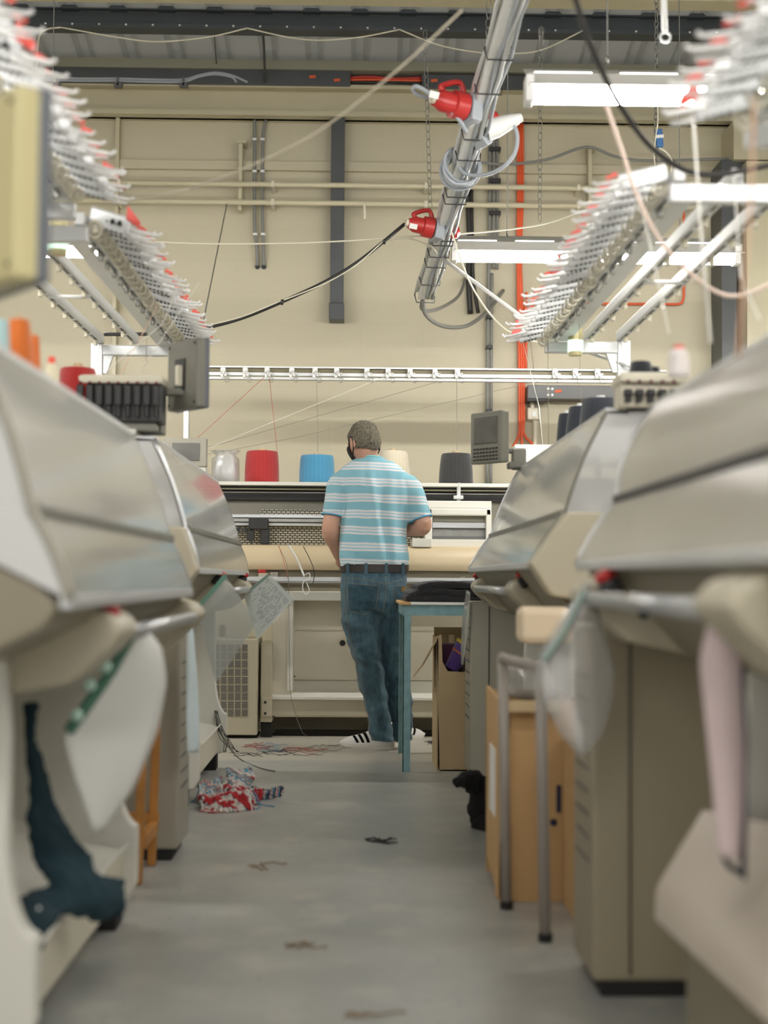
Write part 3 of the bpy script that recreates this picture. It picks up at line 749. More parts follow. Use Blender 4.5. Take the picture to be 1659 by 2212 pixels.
def tension_unit_meshes():
    body = MB().obox((0.075,0,-0.012),(0.135,0.010,0.050),RotY(0.22),0.006)
    disc = MB()
    disc.tube([Vector((0.030+0.021*math.cos(a),-0.012,-0.036+0.021*math.sin(a))) for a in [2*math.pi*i/18 for i in range(18)]],0.0045,6,closed=True)
    disc.lathe([(0,0),(0.013,0),(0.013,0.004),(0,0.004)],(0.030,-0.012,-0.036),16,(0,1,0))
    arm = MB().tube([(0.12,0.004,-0.020),(0.16,0.004,-0.030),(0.205,0.004,-0.036),(0.215,0.004,-0.028)],[0.0075,0.006,0.0045,0.005],8)
    arm.tube([(0.12,-0.004,-0.034),(0.16,-0.004,-0.046),(0.195,-0.004,-0.050)],[0.006,0.0045,0.004],8)
    flag = MB().prism([(0.137,0.012),(0.178,-0.016),(0.172,-0.026),(0.134,-0.012)],-0.008,0.006)
    eye = MB().ball((0.0,-0.010,-0.014),(0.008,0.006,0.008),1)
    mark = MB()
    for k in range(4): mark.obox((0.066+0.015*k,0.0,-0.034-0.0034*k),(0.009,0.0105,0.005),RotY(0.22))
    for s_ in (-1,1):
        for k in range(4): mark.obox((0.066+0.015*k,s_*0.0052,-0.012-0.0034*k),(0.007,0.002,0.004),RotY(0.22))
    return body, disc, arm, flag, eye, mark
_u = tension_unit_meshes()
def _me(mb, name, m, sm=False):
    o = mb.build(name, m, None, sm); me = o.data; bpy.data.objects.remove(o); return me
ME = {'tension_unit': _me(_u[0],'tension_unit',M['alu_w']), 'tension_disc': _me(_u[1],'tension_disc',M['cream_p'],True),
      'yarn_arm': _me(_u[2],'yarn_arm',M['white_p'],True), 'flag': _me(_u[3],'flag',M['red_flag']), 'ceramic_eye': _me(_u[4],'ceramic_eye',M['black'],True), 'scale_mark': _me(_u[5],'scale_mark',M['steel_dark'])}
def inst(name, me, parent, loc, scale=None):
    o = bpy.data.objects.new(name, me); COL.objects.link(o); o.parent = parent; o.location = loc
    if scale: o.scale = scale
    return o

def monitor(root, c, a, w, h, t, back, edge, keys=True):
    """operator terminal: front normal points (sin a, cos a)"""
    R = RotZ(-a)
    body = MB().obox(c, (w, t, h), R, 0.008).build('monitor', back, root)
    def loc(x, y, z): return Vector(c) + R @ Vector((x, y, z))
    MB().obox(loc(0, t*0.30, 0), (w*1.02, t*0.42, h*1.01), R, 0.006).build('bezel', edge, body)
    MB().obox(loc(0, t*0.5+0.003, h*0.14), (w*0.74, 0.006, h*0.52), R, 0.002).build('screen', M['screen'], body)
    if keys:
        kb = MB()
        for r_ in range(4):
            for k in range(8):
                kb.obox(loc(-w*0.36+w*0.103*k, t*0.5+0.004, -h*0.22-h*0.07*r_), (w*0.055, 0.006, h*0.030), R, 0.0015)
        kb.build('keypad', M['black'], body)
    rc = MB(); rc.obox(loc(-w*0.05, -t*0.5-0.001, h*0.0), (w*0.34, 0.006, h*0.46), R, 0.002); rc.build('recess', M['black'], body)
    MB().obox(loc(-w*0.0, -t*0.5-0.010, -h*0.02), (w*0.10, 0.026, h*0.30), R, 0.004).build('cable_plug', M['cream_p'], body)
    for sx in (-0.42,0.42):
        for sz in (-0.42,0.42):
            MB().lathe([(0,-0.002),(0.005,-0.002),(0.005,0.003),(0,0.003)], loc(sx*w,-t*0.5,sz*h), 8, R @ Vector((0,-1,0))).build('screw', M['black'], body)
    return body

def machine(name, label, loc, right, P):
    root = thing(name, label, 'knitting machine', (0,0,0), 0.0, 'flat knitting machines along the aisle')
    top, mid, bot = [Vector((p[0]+OFF, p[1])) for p in P['hood']]
    yn, yf = P['yn'], P['yf']
    bx = lambda x0,x1,y0,y1,z0,z1,bev=0.004: MB().box((x0+OFF,y0,z0),(x1+OFF,y1,z1),bev)
    dx = P.get('dx', 0.0)                     # how far the base stands back from the reference
    # --- base: two shaped leg plates, beam, feet, fabric tray
    ly0, ly1 = P['legs']
    fl = P.get('flare', 0.0)
    arc = []
    for i in range(9):
        a_ = math.pi*0.5*i/8
        arc.append((-0.622+0.057*(1-math.cos(a_)), 0.46-0.20*math.sin(a_)))
    leg = [(-1.22,0.075),(-0.585,0.075),(-0.565+fl,0.11)] + [(p[0]+fl*(i/8), p[1]) for i,p in enumerate(arc)][::-1] + [(-0.622,0.62),(-0.63,0.74),(-0.66,0.86),(-1.22,0.86)]
    leg = [(p[0]+dx, p[1]) for p in leg]
    for ly in (ly0, ly1):
        MB().prism(PX(leg), ly-0.025, ly+0.025, bev=0.006).build('leg_plate', M['white'], root)
        for xx in (-1.16,-0.66):
            bx(xx+dx-0.05,xx+dx+0.05,ly-0.05,ly+0.05,0.0,0.08).build('foot', M['black_rub'], root)
        for zz_ in (0.20,0.66):
            MB().lathe([(0,-0.002),(0.010,-0.002),(0.010,0.005),(0,0.005)],(-0.80+dx+OFF,(ly-0.026) if not right else (ly+0.026),zz_),10,(0,-1 if not right else 1,0)).build('bolt', M['steel'], root)
    b0, b1 = min(ly0,ly1), max(ly0,ly1)
    bx(-1.22+dx,-0.60+dx,b0-0.02,b1+0.02,0.085,0.20,0.006).build('base_beam', M['offwhite'], root)
    tray = [(-1.12,0.74),(-1.06,0.46),(-0.92,0.29),(-0.74,0.225),(-0.60+fl*0.8,0.20),(-0.585+fl*0.8,0.215)]
    MB().ribbon(PX([(p[0]+dx,p[1]) for p in tray]), b0+0.026, b1-0.026, 0.006).build('fabric_tray', M['white'], root, True, 40)
    if P.get('tray_board'):
        MB().ribbon(PX([(p[0],p[1]) for p in P['tray_board'][2]]), P['tray_board'][0], P['tray_board'][1], 0.02).build('tray_board', M['tan'], root)
    # --- body under the hood
    xb, zb = bot.x-OFF, bot.y
    body = [(-1.25,0.72),(xb-0.30,0.70),(xb-0.16,0.76),(xb-0.045,zb-0.045),(xb-0.02,zb-0.012),(xb-0.06,zb+0.03),(xb-0.16,zb+0.07),(-1.25,zb+0.07)]
    MB().prism(PX(body), yn+0.01, yf-0.01, bev=0.008).build('needle_bed_housing', M['beige_dark'], root)
    MB().prism(PX([(xb-0.14,zb+0.07),(xb-0.24,mid.y+0.02),(xb-0.28,mid.y+0.02),(xb-0.28,zb+0.07)]), yn+0.06, yf-0.06).build('needle_bed', M['bed'], root)
    MB().prism(PX([(xb-0.32,zb+0.07),(xb-0.32,mid.y+0.02),(xb-0.36,mid.y+0.02),(xb-0.50,zb+0.07)]), yn+0.06, yf-0.06).build('needle_bed', M['bed'], root)
    cy = P.get('carriage', (yn+yf)/2)
    bx(xb-0.44,xb-0.20,cy-0.22,cy+0.22,mid.y+0.03,mid.y+0.17,0.02).build('carriage', M['white'], root)
    for k in range(3):
        MB().cyl((xb-0.22-0.07*k+OFF,yn+0.03,top.y-0.10+0.02*k),(xb-0.22-0.07*k+OFF,yf-0.03,top.y-0.10+0.02*k),0.009,10).build('feeder_rail', M['chrome'], root, True)
    for k in range(5):
        fm = MB()
        yy = yn+0.25+(yf-yn-0.5)*k/4
        fm.box((xb-0.25+OFF,yy-0.016,mid.y+0.04),(xb-0.235+OFF,yy+0.016,top.y-0.08),0.003).box((xb-0.262+OFF,yy-0.03,top.y-0.11),(xb-0.21+OFF,yy+0.03,top.y-0.08),0.003)
        fm.build('yarn_feeder', M['cab'], root)
    bx(-1.25,-1.19,yn+0.02,yf-0.02,zb+0.07,top.y+0.02).build('back_panel', M['offwhite'], root)
    bx(-1.27,top.x-OFF-0.06,yn+0.0,yf-0.0,top.y+0.015,top.y+0.035).build('cone_shelf', M['white'], root)
    # --- clear hood: upper and lower pane, rails, end bars
    def pane(a_, b_, bow):
        n_ = Vector((b_.y-a_.y, -(b_.x-a_.x))).normalized()
        if n_.x < 0: n_ = -n_
        return [tuple(a_.lerp(b_, s_) + n_*bow*math.sin(math.pi*s_)) for s_ in [i/8 for i in range(9)]]
    MB().ribbon(pane(top, mid, P.get('bow',0.010)), yn, yf, 0.004).build('upper_hood_pane', M[P.get('hm','hood')], root, True, 50)
    MB().ribbon(pane(mid, bot, 0.006), yn, yf, 0.004).build('lower_hood_pane', M[P.get('lm','hood_haze')], root, True, 50)
    MB().box((mid.x-0.012,yn,mid.y-0.012),(mid.x+0.014,yf,mid.y+0.010),0.004).build('hood_rail', M[P.get('railm','grey_plastic')], root)
    MB().box((top.x-0.07,yn,top.y-0.012),(top.x+0.006,yf,top.y+0.012),0.006).build('hood_top_rail', M['alu_w'], root)
    MB().box((bot.x-0.018,yn,bot.y-0.014),(bot.x+0.004,yf,bot.y+0.008),0.004).build('hood_lip', M['alu_w'], root)
    for yy in (yn, yf):
        pts = [(p[0],yy,p[1]) for p in pane(top,mid,P.get('bow',0.010))+pane(mid,bot,0.006)[1:]]
        if yy == yn: MB().tube(pts, 0.009, 8).build('hood_end_bar', M[P.get('barm','alu')], root, True)
        else: MB().tube(pts, 0.005, 8).build('hood_edge_trim', M['grey_plastic'], root, True)
        e = 1 if yy == yn else -1
        if (not right and yy == yn) or (right and yy == yf):
            sec = [(top.x-0.16,top.y+0.01)] + pane(top,mid,P.get('bow',0.010)) + pane(mid,bot,0.006)[1:] + [(bot.x-0.12,bot.y+0.06),(mid.x-0.20,mid.y+0.03)]
            MB().prism(sec, yy, yy+e*0.004).build('end_pane', M['hood_white'], root)
        if (yy == yn and P.get('cheek_n',True)) or (yy == yf and P.get('cheek_f',False)):
            ck = [(mid.x-OFF-0.10,mid.y+0.0),(mid.x-OFF+0.005,mid.y+0.0),(bot.x-OFF+0.01,bot.y+0.0),(bot.x-OFF-0.05,bot.y-0.09),(bot.x-OFF-0.22,bot.y-0.12)]
            MB().prism(PX(ck), yy-e*0.10, yy+e*0.01, bev=0.008).build('end_cheek', M['beige'], root)
    # --- start bar on brackets, red stop buttons
    tx, tz, ty0, ty1 = P['bar']
    tx += OFF
    MB().cyl((tx,ty0,tz),(tx,ty1,tz),0.0155,14).build('start_bar', M['alu'], root, True)
    for yy, s in ((ty0,-1),(ty1,1)):
        br = [(tx-OFF-0.24,tz-0.12),(tx-OFF-0.08,tz-0.09),(tx-OFF-0.005,tz-0.025),(tx-OFF+0.018,tz+0.006),(tx-OFF+0.0,tz+0.035),(tx-OFF-0.07,tz+0.06),(tx-OFF-0.24,tz+0.06)]
        MB().prism(PX(br), yy, yy+s*0.20, bev=0.012).build('bar_bracket', M['beige'], root)
        MB().lathe([(0,0),(0.010,0),(0.012,0.006),(0,0.006)],(tx-0.11,yy-s*0.001,tz-0.03),10,(0,-s,0)).build('screw', M['black'], root)
    for yy in P['buttons']:
        bxx = tx-0.034; bz = P.get('bz',0.05)
        MB().obox((bxx,yy,tz+bz-0.030),(0.045,0.045,0.04),RotY(0.5),0.008).build('button_housing', M['black'], root)
        MB().lathe([(0,0),(0.017,0),(0.024,0.006),(0.024,0.017),(0.018,0.022),(0,0.022)],(bxx+0.006,yy,tz+bz-0.012),18,(0.48,0,0.88)).build('stop_button', M['red'], root, True, 40)
    # --- control cabinet under the end
    c0, c1, cx, ct = P['cab']
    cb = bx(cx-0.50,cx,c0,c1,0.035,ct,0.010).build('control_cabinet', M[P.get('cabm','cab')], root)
    bx(cx-0.49,cx-0.02,c0+0.01,c1-0.01,0.0,0.04).build('plinth', M['black_rub'], cb)
    ys = c0 if not right else c1
    e = -1 if not right else 1
    bx(cx-0.084,cx-0.080,ys+e*0.0015-0.002,ys+e*0.0015+0.002,0.05,ct-0.02,0).build('door_seam', M['black'], cb)
    vm = MB()
    for k in range(9):
        vm.box((cx+OFF-0.0005,c0+0.05,ct-0.12-0.05*k),(cx+OFF+0.0015,c1-0.05,ct-0.114-0.05*k))
    vm.build('vent_slot', M['steel_dark'], cb)
    if P.get('monitor'):
        m_ = P['monitor']; c = (m_[0]+OFF, m_[1], m_[2])
        mo = monitor(root, c, m_[3], m_[4], m_[5], m_[6], M[m_[7]], M[m_[8]], True)
        MB().box((c[0]-0.16,c[1]-0.03,c[2]-m_[5]*0.62),(c[0]-0.10,c[1]+0.03,c[2]-m_[5]*0.22),0.006).box((c[0]-0.16,c[1]-0.025,c[2]-m_[5]*0.30),(c[0]+0.0,c[1]+0.02,c[2]-m_[5]*0.2),0.006).build('monitor_arm', M['grey_plastic'], root)
        MB().box((c[0]-0.22,c[1]-0.05,top.y+0.03),(c[0]-0.08,c[1]+0.05,c[2]-m_[5]*0.60),0.006).build('monitor_base', M['grey_plastic'], root)
    if P.get('feeder'):
        x0,x1,yy,z0,z1 = P['feeder']
        fr = bx(x0,x1,yy,yy+0.12,z0,z1-0.03,0.006).build('feeder_rack', M[P.get('rackm','steel_dark')], root)
        bx(x0-0.02,x1+0.005,yy-0.02,yy+0.14,z1-0.03,z1,0.008).build('rack_top', M['cream_p'], fr)
        bx(x0+0.02,x1-0.02,yy+0.02,yy+0.10,top.y+0.03,z0).build('rack_foot', M['grey_plastic'], fr)
        k = 0; n = P.get('nfeed',8); yface = yy if not right else yy+0.12; e = -1 if not right else 1
        for k in range(n):
            xc = x0+OFF+(x1-x0)*(k+0.5)/n
            s_ = (x1-x0)/n
            MB().box((xc-s_*0.36,yface+e*0.03,z0+0.05),(xc+s_*0.36,yface,z1-0.035-(0.035 if right else 0)),0.004).cyl((xc,yface+e*0.015,z0+0.012),(xc,yface+e*0.015,z0+0.05),s_*0.30,10).build('yarn_storage_feeder', M['black'], fr)
            MB().ball((xc,yface+e*0.022,z1-0.028),(0.006,0.006,0.006),1).build('feeder_eye', mat('dark_red_eye',(110,44,60),0.4) if k==0 else bpy.data.materials['dark_red_eye'], fr)
    # --- overhead yarn rails on a stand
    R_ = P['rail']; rz, ra, rb = R_['z'], R_['y0'], R_['y1']
    for k, xx in enumerate(R_['x']):
        rl = MB().box((xx+OFF-0.016,ra,rz-0.028),(xx+OFF+0.016,rb,rz+0.012),0.003).build('yarn_rail', M['rail_w'], root)
        sl_ = MB(); yy = ra+0.06
        while yy < rb-0.2:
            sl_.box((xx+OFF-0.006,yy,rz-0.0292),(xx+OFF+0.005,yy+0.13,rz-0.0275)); yy += 0.13+(0.05 if k else 0.11)
        sl_.build('rail_slot', M['steel_dark'], rl)
        if k == 0:
            pl = MB().box((xx+OFF-0.075,ra+0.02,rz-0.035),(xx+OFF-0.02,rb-0.02,rz-0.028)).build('guide_strip', M['rail_w'], rl)
        nb = 10 if k else 16
        for j in range(nb):
            gm = MB()
            yy = ra+0.12+(rb-ra-0.24)*j/(nb-1)
            gm.box((xx+OFF-0.012,yy-0.010,rz-0.055),(xx+OFF+0.004,yy+0.010,rz-0.028),0.003).box((xx+OFF-0.004,yy-0.03,rz-0.037),(xx+OFF+0.004,yy+0.03,rz-0.032))
            gm.build('yarn_guide', M['cream_p'] if k else M['steel'], rl)
    xs = R_['x']
    for yy in ([rb] if R_.get('one') else [ra, rb]):
        am = MB(); am.box((xs[-1]+OFF-0.02,yy-0.02,rz-0.085),(xs[0]+OFF+0.03,yy+0.02,rz-0.035),0.005)
        am.prism([(xs[-1]+OFF+0.01,rz-0.08),(xs[-1]+OFF+0.06,rz-0.085),(xs[-1]+OFF+0.03,rz-0.17),(xs[-1]+OFF+0.01,rz-0.17)],yy-0.012,yy+0.012)
        am.build('rail_arm', M['alu_w'], root)
        MB().box((xs[-1]+OFF-0.045,yy-0.025,top.y+0.0),(xs[-1]+OFF+0.012,yy+0.025,rz-0.03),0.003).box((xs[-1]+OFF-0.010,yy-0.028,top.y+0.02),(xs[-1]+OFF-0.006,yy+0.028,rz-0.035)).build('stand_post', M['alu_w'], root)
    ym = ra+(rb-ra)*0.5
    MB().cyl((xs[1]+OFF,ym,rz-0.03),(xs[2]+OFF,ym,rz-0.03),0.008,8).build('cross_tie', M['white_p'], root, True)
    n = R_['n']
    rs = random.Random(R_.get('seed',1))
    for k in range(n):
        yy = ra+0.05+(rb-ra-0.1)*k/(n-1)
        big = k in (0, n//2)
        u_ = inst('tension_unit', ME['tension_unit'], root, (xs[0]+OFF+0.012,yy,rz+0.012), (1,1.0,1.25) if big else None)
        u_.rotation_euler = (0, rs.uniform(-0.04,0.05), 0)
        if big:
            f_ = inst('flag', ME['flag'], u_, (-0.006,0,0.012), (1.0,1.2,1.5)); inst('ceramic_eye', ME['ceramic_eye'], u_, (0.085,0,0)); inst('ceramic_eye', ME['ceramic_eye'], u_, (0.108,0,-0.004))
        else:
            inst('flag', ME['flag'], u_, (0.045,0,0.0), (0.75,0.55,0.45+0.25*rs.random()))
        inst('tension_disc', ME['tension_disc'], u_, (0,0,0))
        inst('scale_mark', ME['scale_mark'], u_, (0,0,0))
        a2 = inst('yarn_arm', ME['yarn_arm'], u_, (0,0,0), (0.94+0.12*rs.random(),1,1)); a2.rotation_euler = (0, rs.uniform(-0.05,0.05), 0)
    if P.get('beacon'):
        b_ = P['beacon']; c = (b_[0]+OFF,b_[1],b_[2])
        bc = MB().cyl((c[0],c[1],c[2]+0.030),(c[0],c[1],c[2]+0.085),0.030,20).build('beacon_base', M['yellow_plastic'], root, True, 40)
        MB().cyl((c[0],c[1],c[2]-0.020),(c[0],c[1],c[2]+0.030),0.034,20).build('beacon_lens', M['beacon'], bc, True, 40)
        MB().cyl((c[0],c[1],c[2]-0.036),(c[0],c[1],c[2]-0.020),0.029,20).build('beacon_cap', M['yellow_plastic'], bc, True, 40)
    root.location = loc
    root.rotation_euler = (0,0,math.pi if right else 0.0)
    return root

A52 = math.radians(52)
Y0 = dict(L1=3.72, L2=6.75, R1=1.50, R2=4.20)
machine('knitting_machine', 'blurred front knitting machine at left with yellowed monitor and teal cloth in its tray', (-OFF, Y0['L1'], 0), False, dict(
    hood=[(-0.62,1.285),(-0.515,1.005),(-0.452,0.862)], yn=-1.475, yf=0.15, legs=(0.0,-1.14),
    bar=(-0.448,0.792,-0.90,0.13), buttons=(-1.03,), cab=(-2.40,-2.1,-0.66,0.70), carriage=-2.0+0.9, hm='hood_white', lm='hood_haze', cheek_n=False, barm='cab',
    monitor=(-0.575,2.25-Y0['L1'],1.50,A52,0.24,0.30,0.06,'yellow_plastic','grey_plastic_d'),
    rail=dict(x=(-0.90,-1.08,-1.25),z=2.07,y0=1.75-Y0['L1'],y1=4.30-Y0['L1'],n=24,seed=3)))
machine('knitting_machine', 'second knitting machine at left, grey cabinet and grey monitor turned away', (-OFF-0.0, Y0['L2'], 0), False, dict(
    hood=[(-0.69,1.36),(-0.58,1.065),(-0.535,0.925)], yn=-2.0, yf=0.15, legs=(0.0,-1.14), dx=-0.05,
    bar=(-0.52,0.845,-0.95,-0.12), buttons=(-1.15,-0.02), cab=(-2.18,-1.90,-0.567,0.74), carriage=-0.5, bz=0.075, hm='hood_white',
    monitor=(-0.595,4.9-Y0['L2'],1.597,A52,0.20,0.24,0.05,'grey_plastic','grey_plastic_d'), feeder=(-0.95,-0.665,4.76-Y0['L2'],1.42,1.575), nfeed=9,
    rail=dict(x=(-0.885,-1.065,-1.23),z=2.03,y0=4.43-Y0['L2'],y1=6.72-Y0['L2'],n=24,seed=5),
    beacon=(-0.99,4.62-Y0['L2'],1.985)))
R1_ROOT = machine('knitting_machine', 'blurred front knitting machine at right with beige guard and tall end cabinet', (OFF, Y0['R1'], 0), True, dict(
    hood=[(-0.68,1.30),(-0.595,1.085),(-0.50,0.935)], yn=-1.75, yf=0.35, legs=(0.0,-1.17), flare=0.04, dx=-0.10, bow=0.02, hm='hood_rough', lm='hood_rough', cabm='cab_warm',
    bar=(-0.475,0.862,-1.42,-0.46), buttons=(-1.36,), cab=(-1.87,-1.60,-0.51,0.80), railm='black', cheek_n=False,
    rail=dict(x=(-0.84,-1.0,-1.15),z=1.90,y0=1.5-2.95,y1=0.3,n=18,seed=7)))
machine('knitting_machine', 'second knitting machine at right with grey operator terminal and navy cones on top', (OFF, Y0['R2'], 0), True, dict(
    hood=[(-0.725,1.395),(-0.60,1.095),(-0.50,0.945)], yn=4.20-6.43, yf=0.05, legs=(0.0,-1.14), cheek_n=False, cheek_f=True,
    bar=(-0.52,0.86,-2.05,-0.75), buttons=(-0.52,-2.28), cab=(-2.40,-2.08,-0.495,0.80), railm='grey_plastic', bz=0.065, hm='hood_white', rackm='offwhite',
    monitor=(-0.585,4.20-6.36,1.535,A52,0.20,0.23,0.05,'grey_plastic','grey_plastic'), feeder=(-0.92,-0.755,0.0,1.40,1.50), nfeed=5,
    rail=dict(x=(-0.845,-1.0,-1.145),z=1.985,y0=4.20-6.23,y1=4.20-3.72,n=24,seed=9),
    beacon=(-0.93,4.20-6.1,1.905)))

# ------------------------------------------------------------------ the machine across the far end, facing us
def xr(px, d, py=1250): return wx(px, py, d)
def zr(py, d, px=780): return wz(px, py, d)
bm_root = thing('knitting_machine', 'knitting machine across the far end that the man stands at', 'knitting machine', (xr(760,8.6),8.6,0))
def pb(x0, y0, x1, y1, d0, d1, bev=0.003, mb=None):
    """box whose front face, at distance d0, spans these photo pixels"""
    xm, ym = (x0+x1)/2, (y0+y1)/2
    a = (wx(x0,ym,d0), d0, wz(xm,y1,d0)); b = (wx(x1,ym,d0), d1, wz(xm,y0,d0))
    return (mb or MB()).box(a, b, bev)
XL, XR_ = 440, 1112
pb(XL,1042,XR_,1050,8.30,8.85).build('cone_shelf', M['white'], bm_root)
pb(XL,1050,XR_,1082,8.42,8.46).build('black_channel', M['black'], bm_root)  # black band under the cone shelf
pb(XL,1056,XR_,1059.5,8.36,8.38).build('trim_strip', M['cream'], bm_root)
pb(XL,1064,XR_,1066.5,8.34,8.36).build('feeder_rail', M['chrome'], bm_root)
pb(XL,1082,XR_,1180,8.47,8.50).build('back_plate', M['cab'], bm_root)
pf = brick_mat('perforated_white_strip', (222,216,198), (66,62,54), 0.028, 0.0135, 0.0032, 0.5, 0.6)
pb(562,1102.5,1012,1112.5,8.42,8.44,0).build('perforated_strip', pf, bm_root)
pb(505,1137,1012,1180,8.38,8.40,0).build('perforated_strip', pf, bm_root)
pb(XL,1112,1050,1120,8.30,8.40).build('carriage_rail', M['alu'], bm_root)
pb(XL,1121,1050,1129,8.29,8.40).build('carriage_rail', M['steel'], bm_root)
pb(XL,1130,1050,1137,8.31,8.40).build('carriage_rail', M['alu_w'], bm_root)
mb = MB(); pb(537,1120,580,1144,8.26,8.30,0.006,mb); pb(533,1144,549,1168,8.28,8.30,0.004,mb); pb(562,1140,582,1176,8.27,8.30,0.006,mb); pb(541,1165,545,1178,8.28,8.29,0.001,mb); pb(566,1170,578,1182,8.28,8.29,0.002,mb)
for k in range(5): pb(500+7*k,1138+3*(k%2),505+7*k,1150,8.29,8.30,0.001,mb)
mb.build('yarn_carrier', M['black'], bm_root)
# carriage at the right with its window
cg = MB(); pb(918,1082,1062,1098,8.22,8.42,0.004,cg); pb(918,1098,1062,1114,8.18,8.42,0.008,cg); pb(918,1098,934,1180,8.18,8.42,0.006,cg); pb(1050,1098,1062,1180,8.18,8.42,0.006,cg); pb(918,1165,1062,1182,8.16,8.42,0.004,cg); pb(890,1163,932,1182,8.10,8.42,0.004,cg)
cgo = cg.build('carriage', M['white'], bm_root)
pb(934,1114,1050,1128,8.24,8.30).build('window_bar', M['cab'], cgo); pb(934,1128,1050,1141,8.22,8.28).build('window_bar', M['alu'], cgo); pb(934,1141,1050,1160,8.26,8.30).build('window_bar', M['steel'], cgo); pb(934,1158,1050,1166,8.22,8.30).build('window_sill', M['trunk'], cgo)
mb = MB(); pb(987,1052,995,1082,8.28,8.30,0.002,mb); pb(980,1070,1001,1078,8.26,8.30,0.003,mb); pb(991,1042,993,1060,8.27,8.28,0.001,mb)
mb.build('yarn_guide', M['alu_w'], bm_root)
# rounded tan cover, then the darker apron
z0, z1, z2 = zr(1178,8.12), zr(1222,8.05), zr(1247,8.05)
prof = [(8.45,z0-0.002)]+[(8.16-0.11*math.sin(math.pi/2*i/8), z1+(z0-z1)*math.cos(math.pi/2*i/8)) for i in range(9)]+[(8.06,zr(1232,8.05)),(8.45,zr(1232,8.05))]
MB().prism(prof, xr(XL,8.1), xr(XR_,8.1), 'x').build('front_cover', M['tan'], bm_root, True, 35)
pb(XL,1228,XR_,1282,8.10,8.40,0.004).build('apron', M['beige_dark'], bm_root)
mb = MB(); pb(XL,1247,XR_,1251,7.97,8.02,0.001,mb); pb(XL,1251,XR_,1257,7.955,8.02,0.003,mb); pb(XL,1257,XR_,1260,7.97,8.02,0.001,mb); mb.build('start_bar', M['alu_w'], bm_root)
for px_ in (600,1000): pb(px_-6,1246,px_+6,1262,8.01,8.12).build('bar_bracket', M['beige_dark'], bm_root)
pb(XL,1278,XR_,1298,8.05,8.30,0.005).build('lower_rail', M['white'], bm_root)
pb(632,1297,1120,1470,8.32,8.36,0.002).build('access_panel', M['offwhite'], bm_root)
pb(634,1362,1120,1364.5,8.315,8.325,0).build('panel_crease', M['beige'], bm_root)
mb = MB(); mb.lathe([(0,0),(0.017,0),(0.017,0.006),(0.011,0.006),(0.011,0.002),(0,0.002)], W(740,1389,8.32), 18, (0,-1,0)); mb.build('panel_lock', M['black'], bm_root)
MB().lathe([(0,0),(0.006,0),(0.006,0.004),(0,0.004)], W(636,1461,8.318), 10, (0,-1,0)).build('screw', M['black'], bm_root)
pb(587,1298,633,1506,8.14,8.40,0.006).build('frame_post', M['offwhite'], bm_root)
pb(620,1300,633,1492,8.12,8.30,0.004).build('post_lip', M['white'], bm_root)
MB().prism([(8.34,zr(1468,8.34)),(8.10,zr(1507,8.10)),(8.10,zr(1512,8.10)),(8.38,zr(1512,8.10))], xr(587,8.1,1500), xr(1120,8.1,1500), 'x').build('sill', M['white'], bm_root)
pb(587,1509,1120,1548,8.12,8.40,0.004).build('base_beam', M['beige'], bm_root)
pb(563,1388,588,1560,8.08,8.40,0.004).build('foot_post', M['beige'], bm_root)
fp = pb(565,1506,588,1548,8.06,8.08,0.002).build('foot_plate', M['beige'], bm_root)
for yy in (1517,1541): MB().lathe([(0,0),(0.008,0),(0.008,0.004),(0,0.004)], W(573,yy,8.06), 10, (0,-1,0)).build('bolt', M['black'], fp)
pb(563,1560,588,1592,8.10,8.22,0.004).build('foot', M['black_rub'], bm_root)
pb(590,1550,1120,1580,8.44,8.47,0.003).build('kick_panel', M['beige_dark'], bm_root)
pb(1085,1510,1110,1592,8.10,8.30,0.004).build('foot', M['beige_dark'], bm_root)
bt = pb(558,1238,578,1252,7.98,8.08,0.003).build('button_housing', M['beige'], bm_root)
MB().lathe([(0,0),(0.020,0),(0.024,0.010),(0.024,0.018),(0.014,0.026),(0,0.026)], W(566,1240,8.03), 18).build('stop_button', M['red'], bt, True, 40)
pb(584,1236,600,1252,8.03,8.10,0.003).build('switch_plate', M['cab'], bm_root)
# clip rail above with its posts
rl = MB(); pb(440,794.5,1440,798,8.95,8.99,0.001,rl); pb(440,808,1440,815,8.95,8.99,0.001,rl); pb(440,818,1440,823,8.94,8.99,0.001,rl)
rlo = rl.build('thread_rail', M['alu_w'], bm_root)
pb(440,798,1440,808,8.975,8.985,0.0).build('rail_slot', M['steel_dark'] if False else mat('olive_rail_slot',(120,112,84),0.5), rlo)
for k, a in enumerate((483,531,578,631,681,728,793,839,886,940,988,1198,1242,1290,1338)):
    c = W(a,804+k*0.2,8.93); s_ = 8.93/FPX
    mb = MB(); mb.box((c.x-6*s_,8.90,c.z-1*s_),(c.x+5*s_,8.95,c.z+9*s_),0.004); mb.obox(c+Vector((2*s_,-0.03,-4*s_)),(14*s_,0.012,8*s_),RotY(0.5),0.003); mb.obox(c+Vector((-3*s_,-0.03,-7*s_)),(6*s_,0.012,12*s_),RotY(-0.2),0.003)
    mb.ball(c+Vector((9*s_,-0.035,-4*s_)),(3*s_,0.01,3*s_),1)
    g = mb.build('thread_clip', M['white_p'], bm_root)
    ring = MB().tube([c+Vector((9*s_+5*s_*math.cos(t_),-0.03,-18*s_+5*s_*math.sin(t_))) for t_ in [2*math.pi*i/12 for i in range(12)]],0.0022,5,closed=True).build('clip_ring', M['steel'], g)
    MB().obox(c+Vector((1*s_,-0.045,-2*s_)),(4*s_,0.006,9*s_),RotY(0.4)).build('clip_tongue', M['steel'], g)
pb(396,820,407,1045,8.92,8.97,0.002).build('stand_post', M['alu'], bm_root)
pb(1500,820,1511,1045,8.92,8.97,0.002).build('stand_post', M['alu'], bm_root)
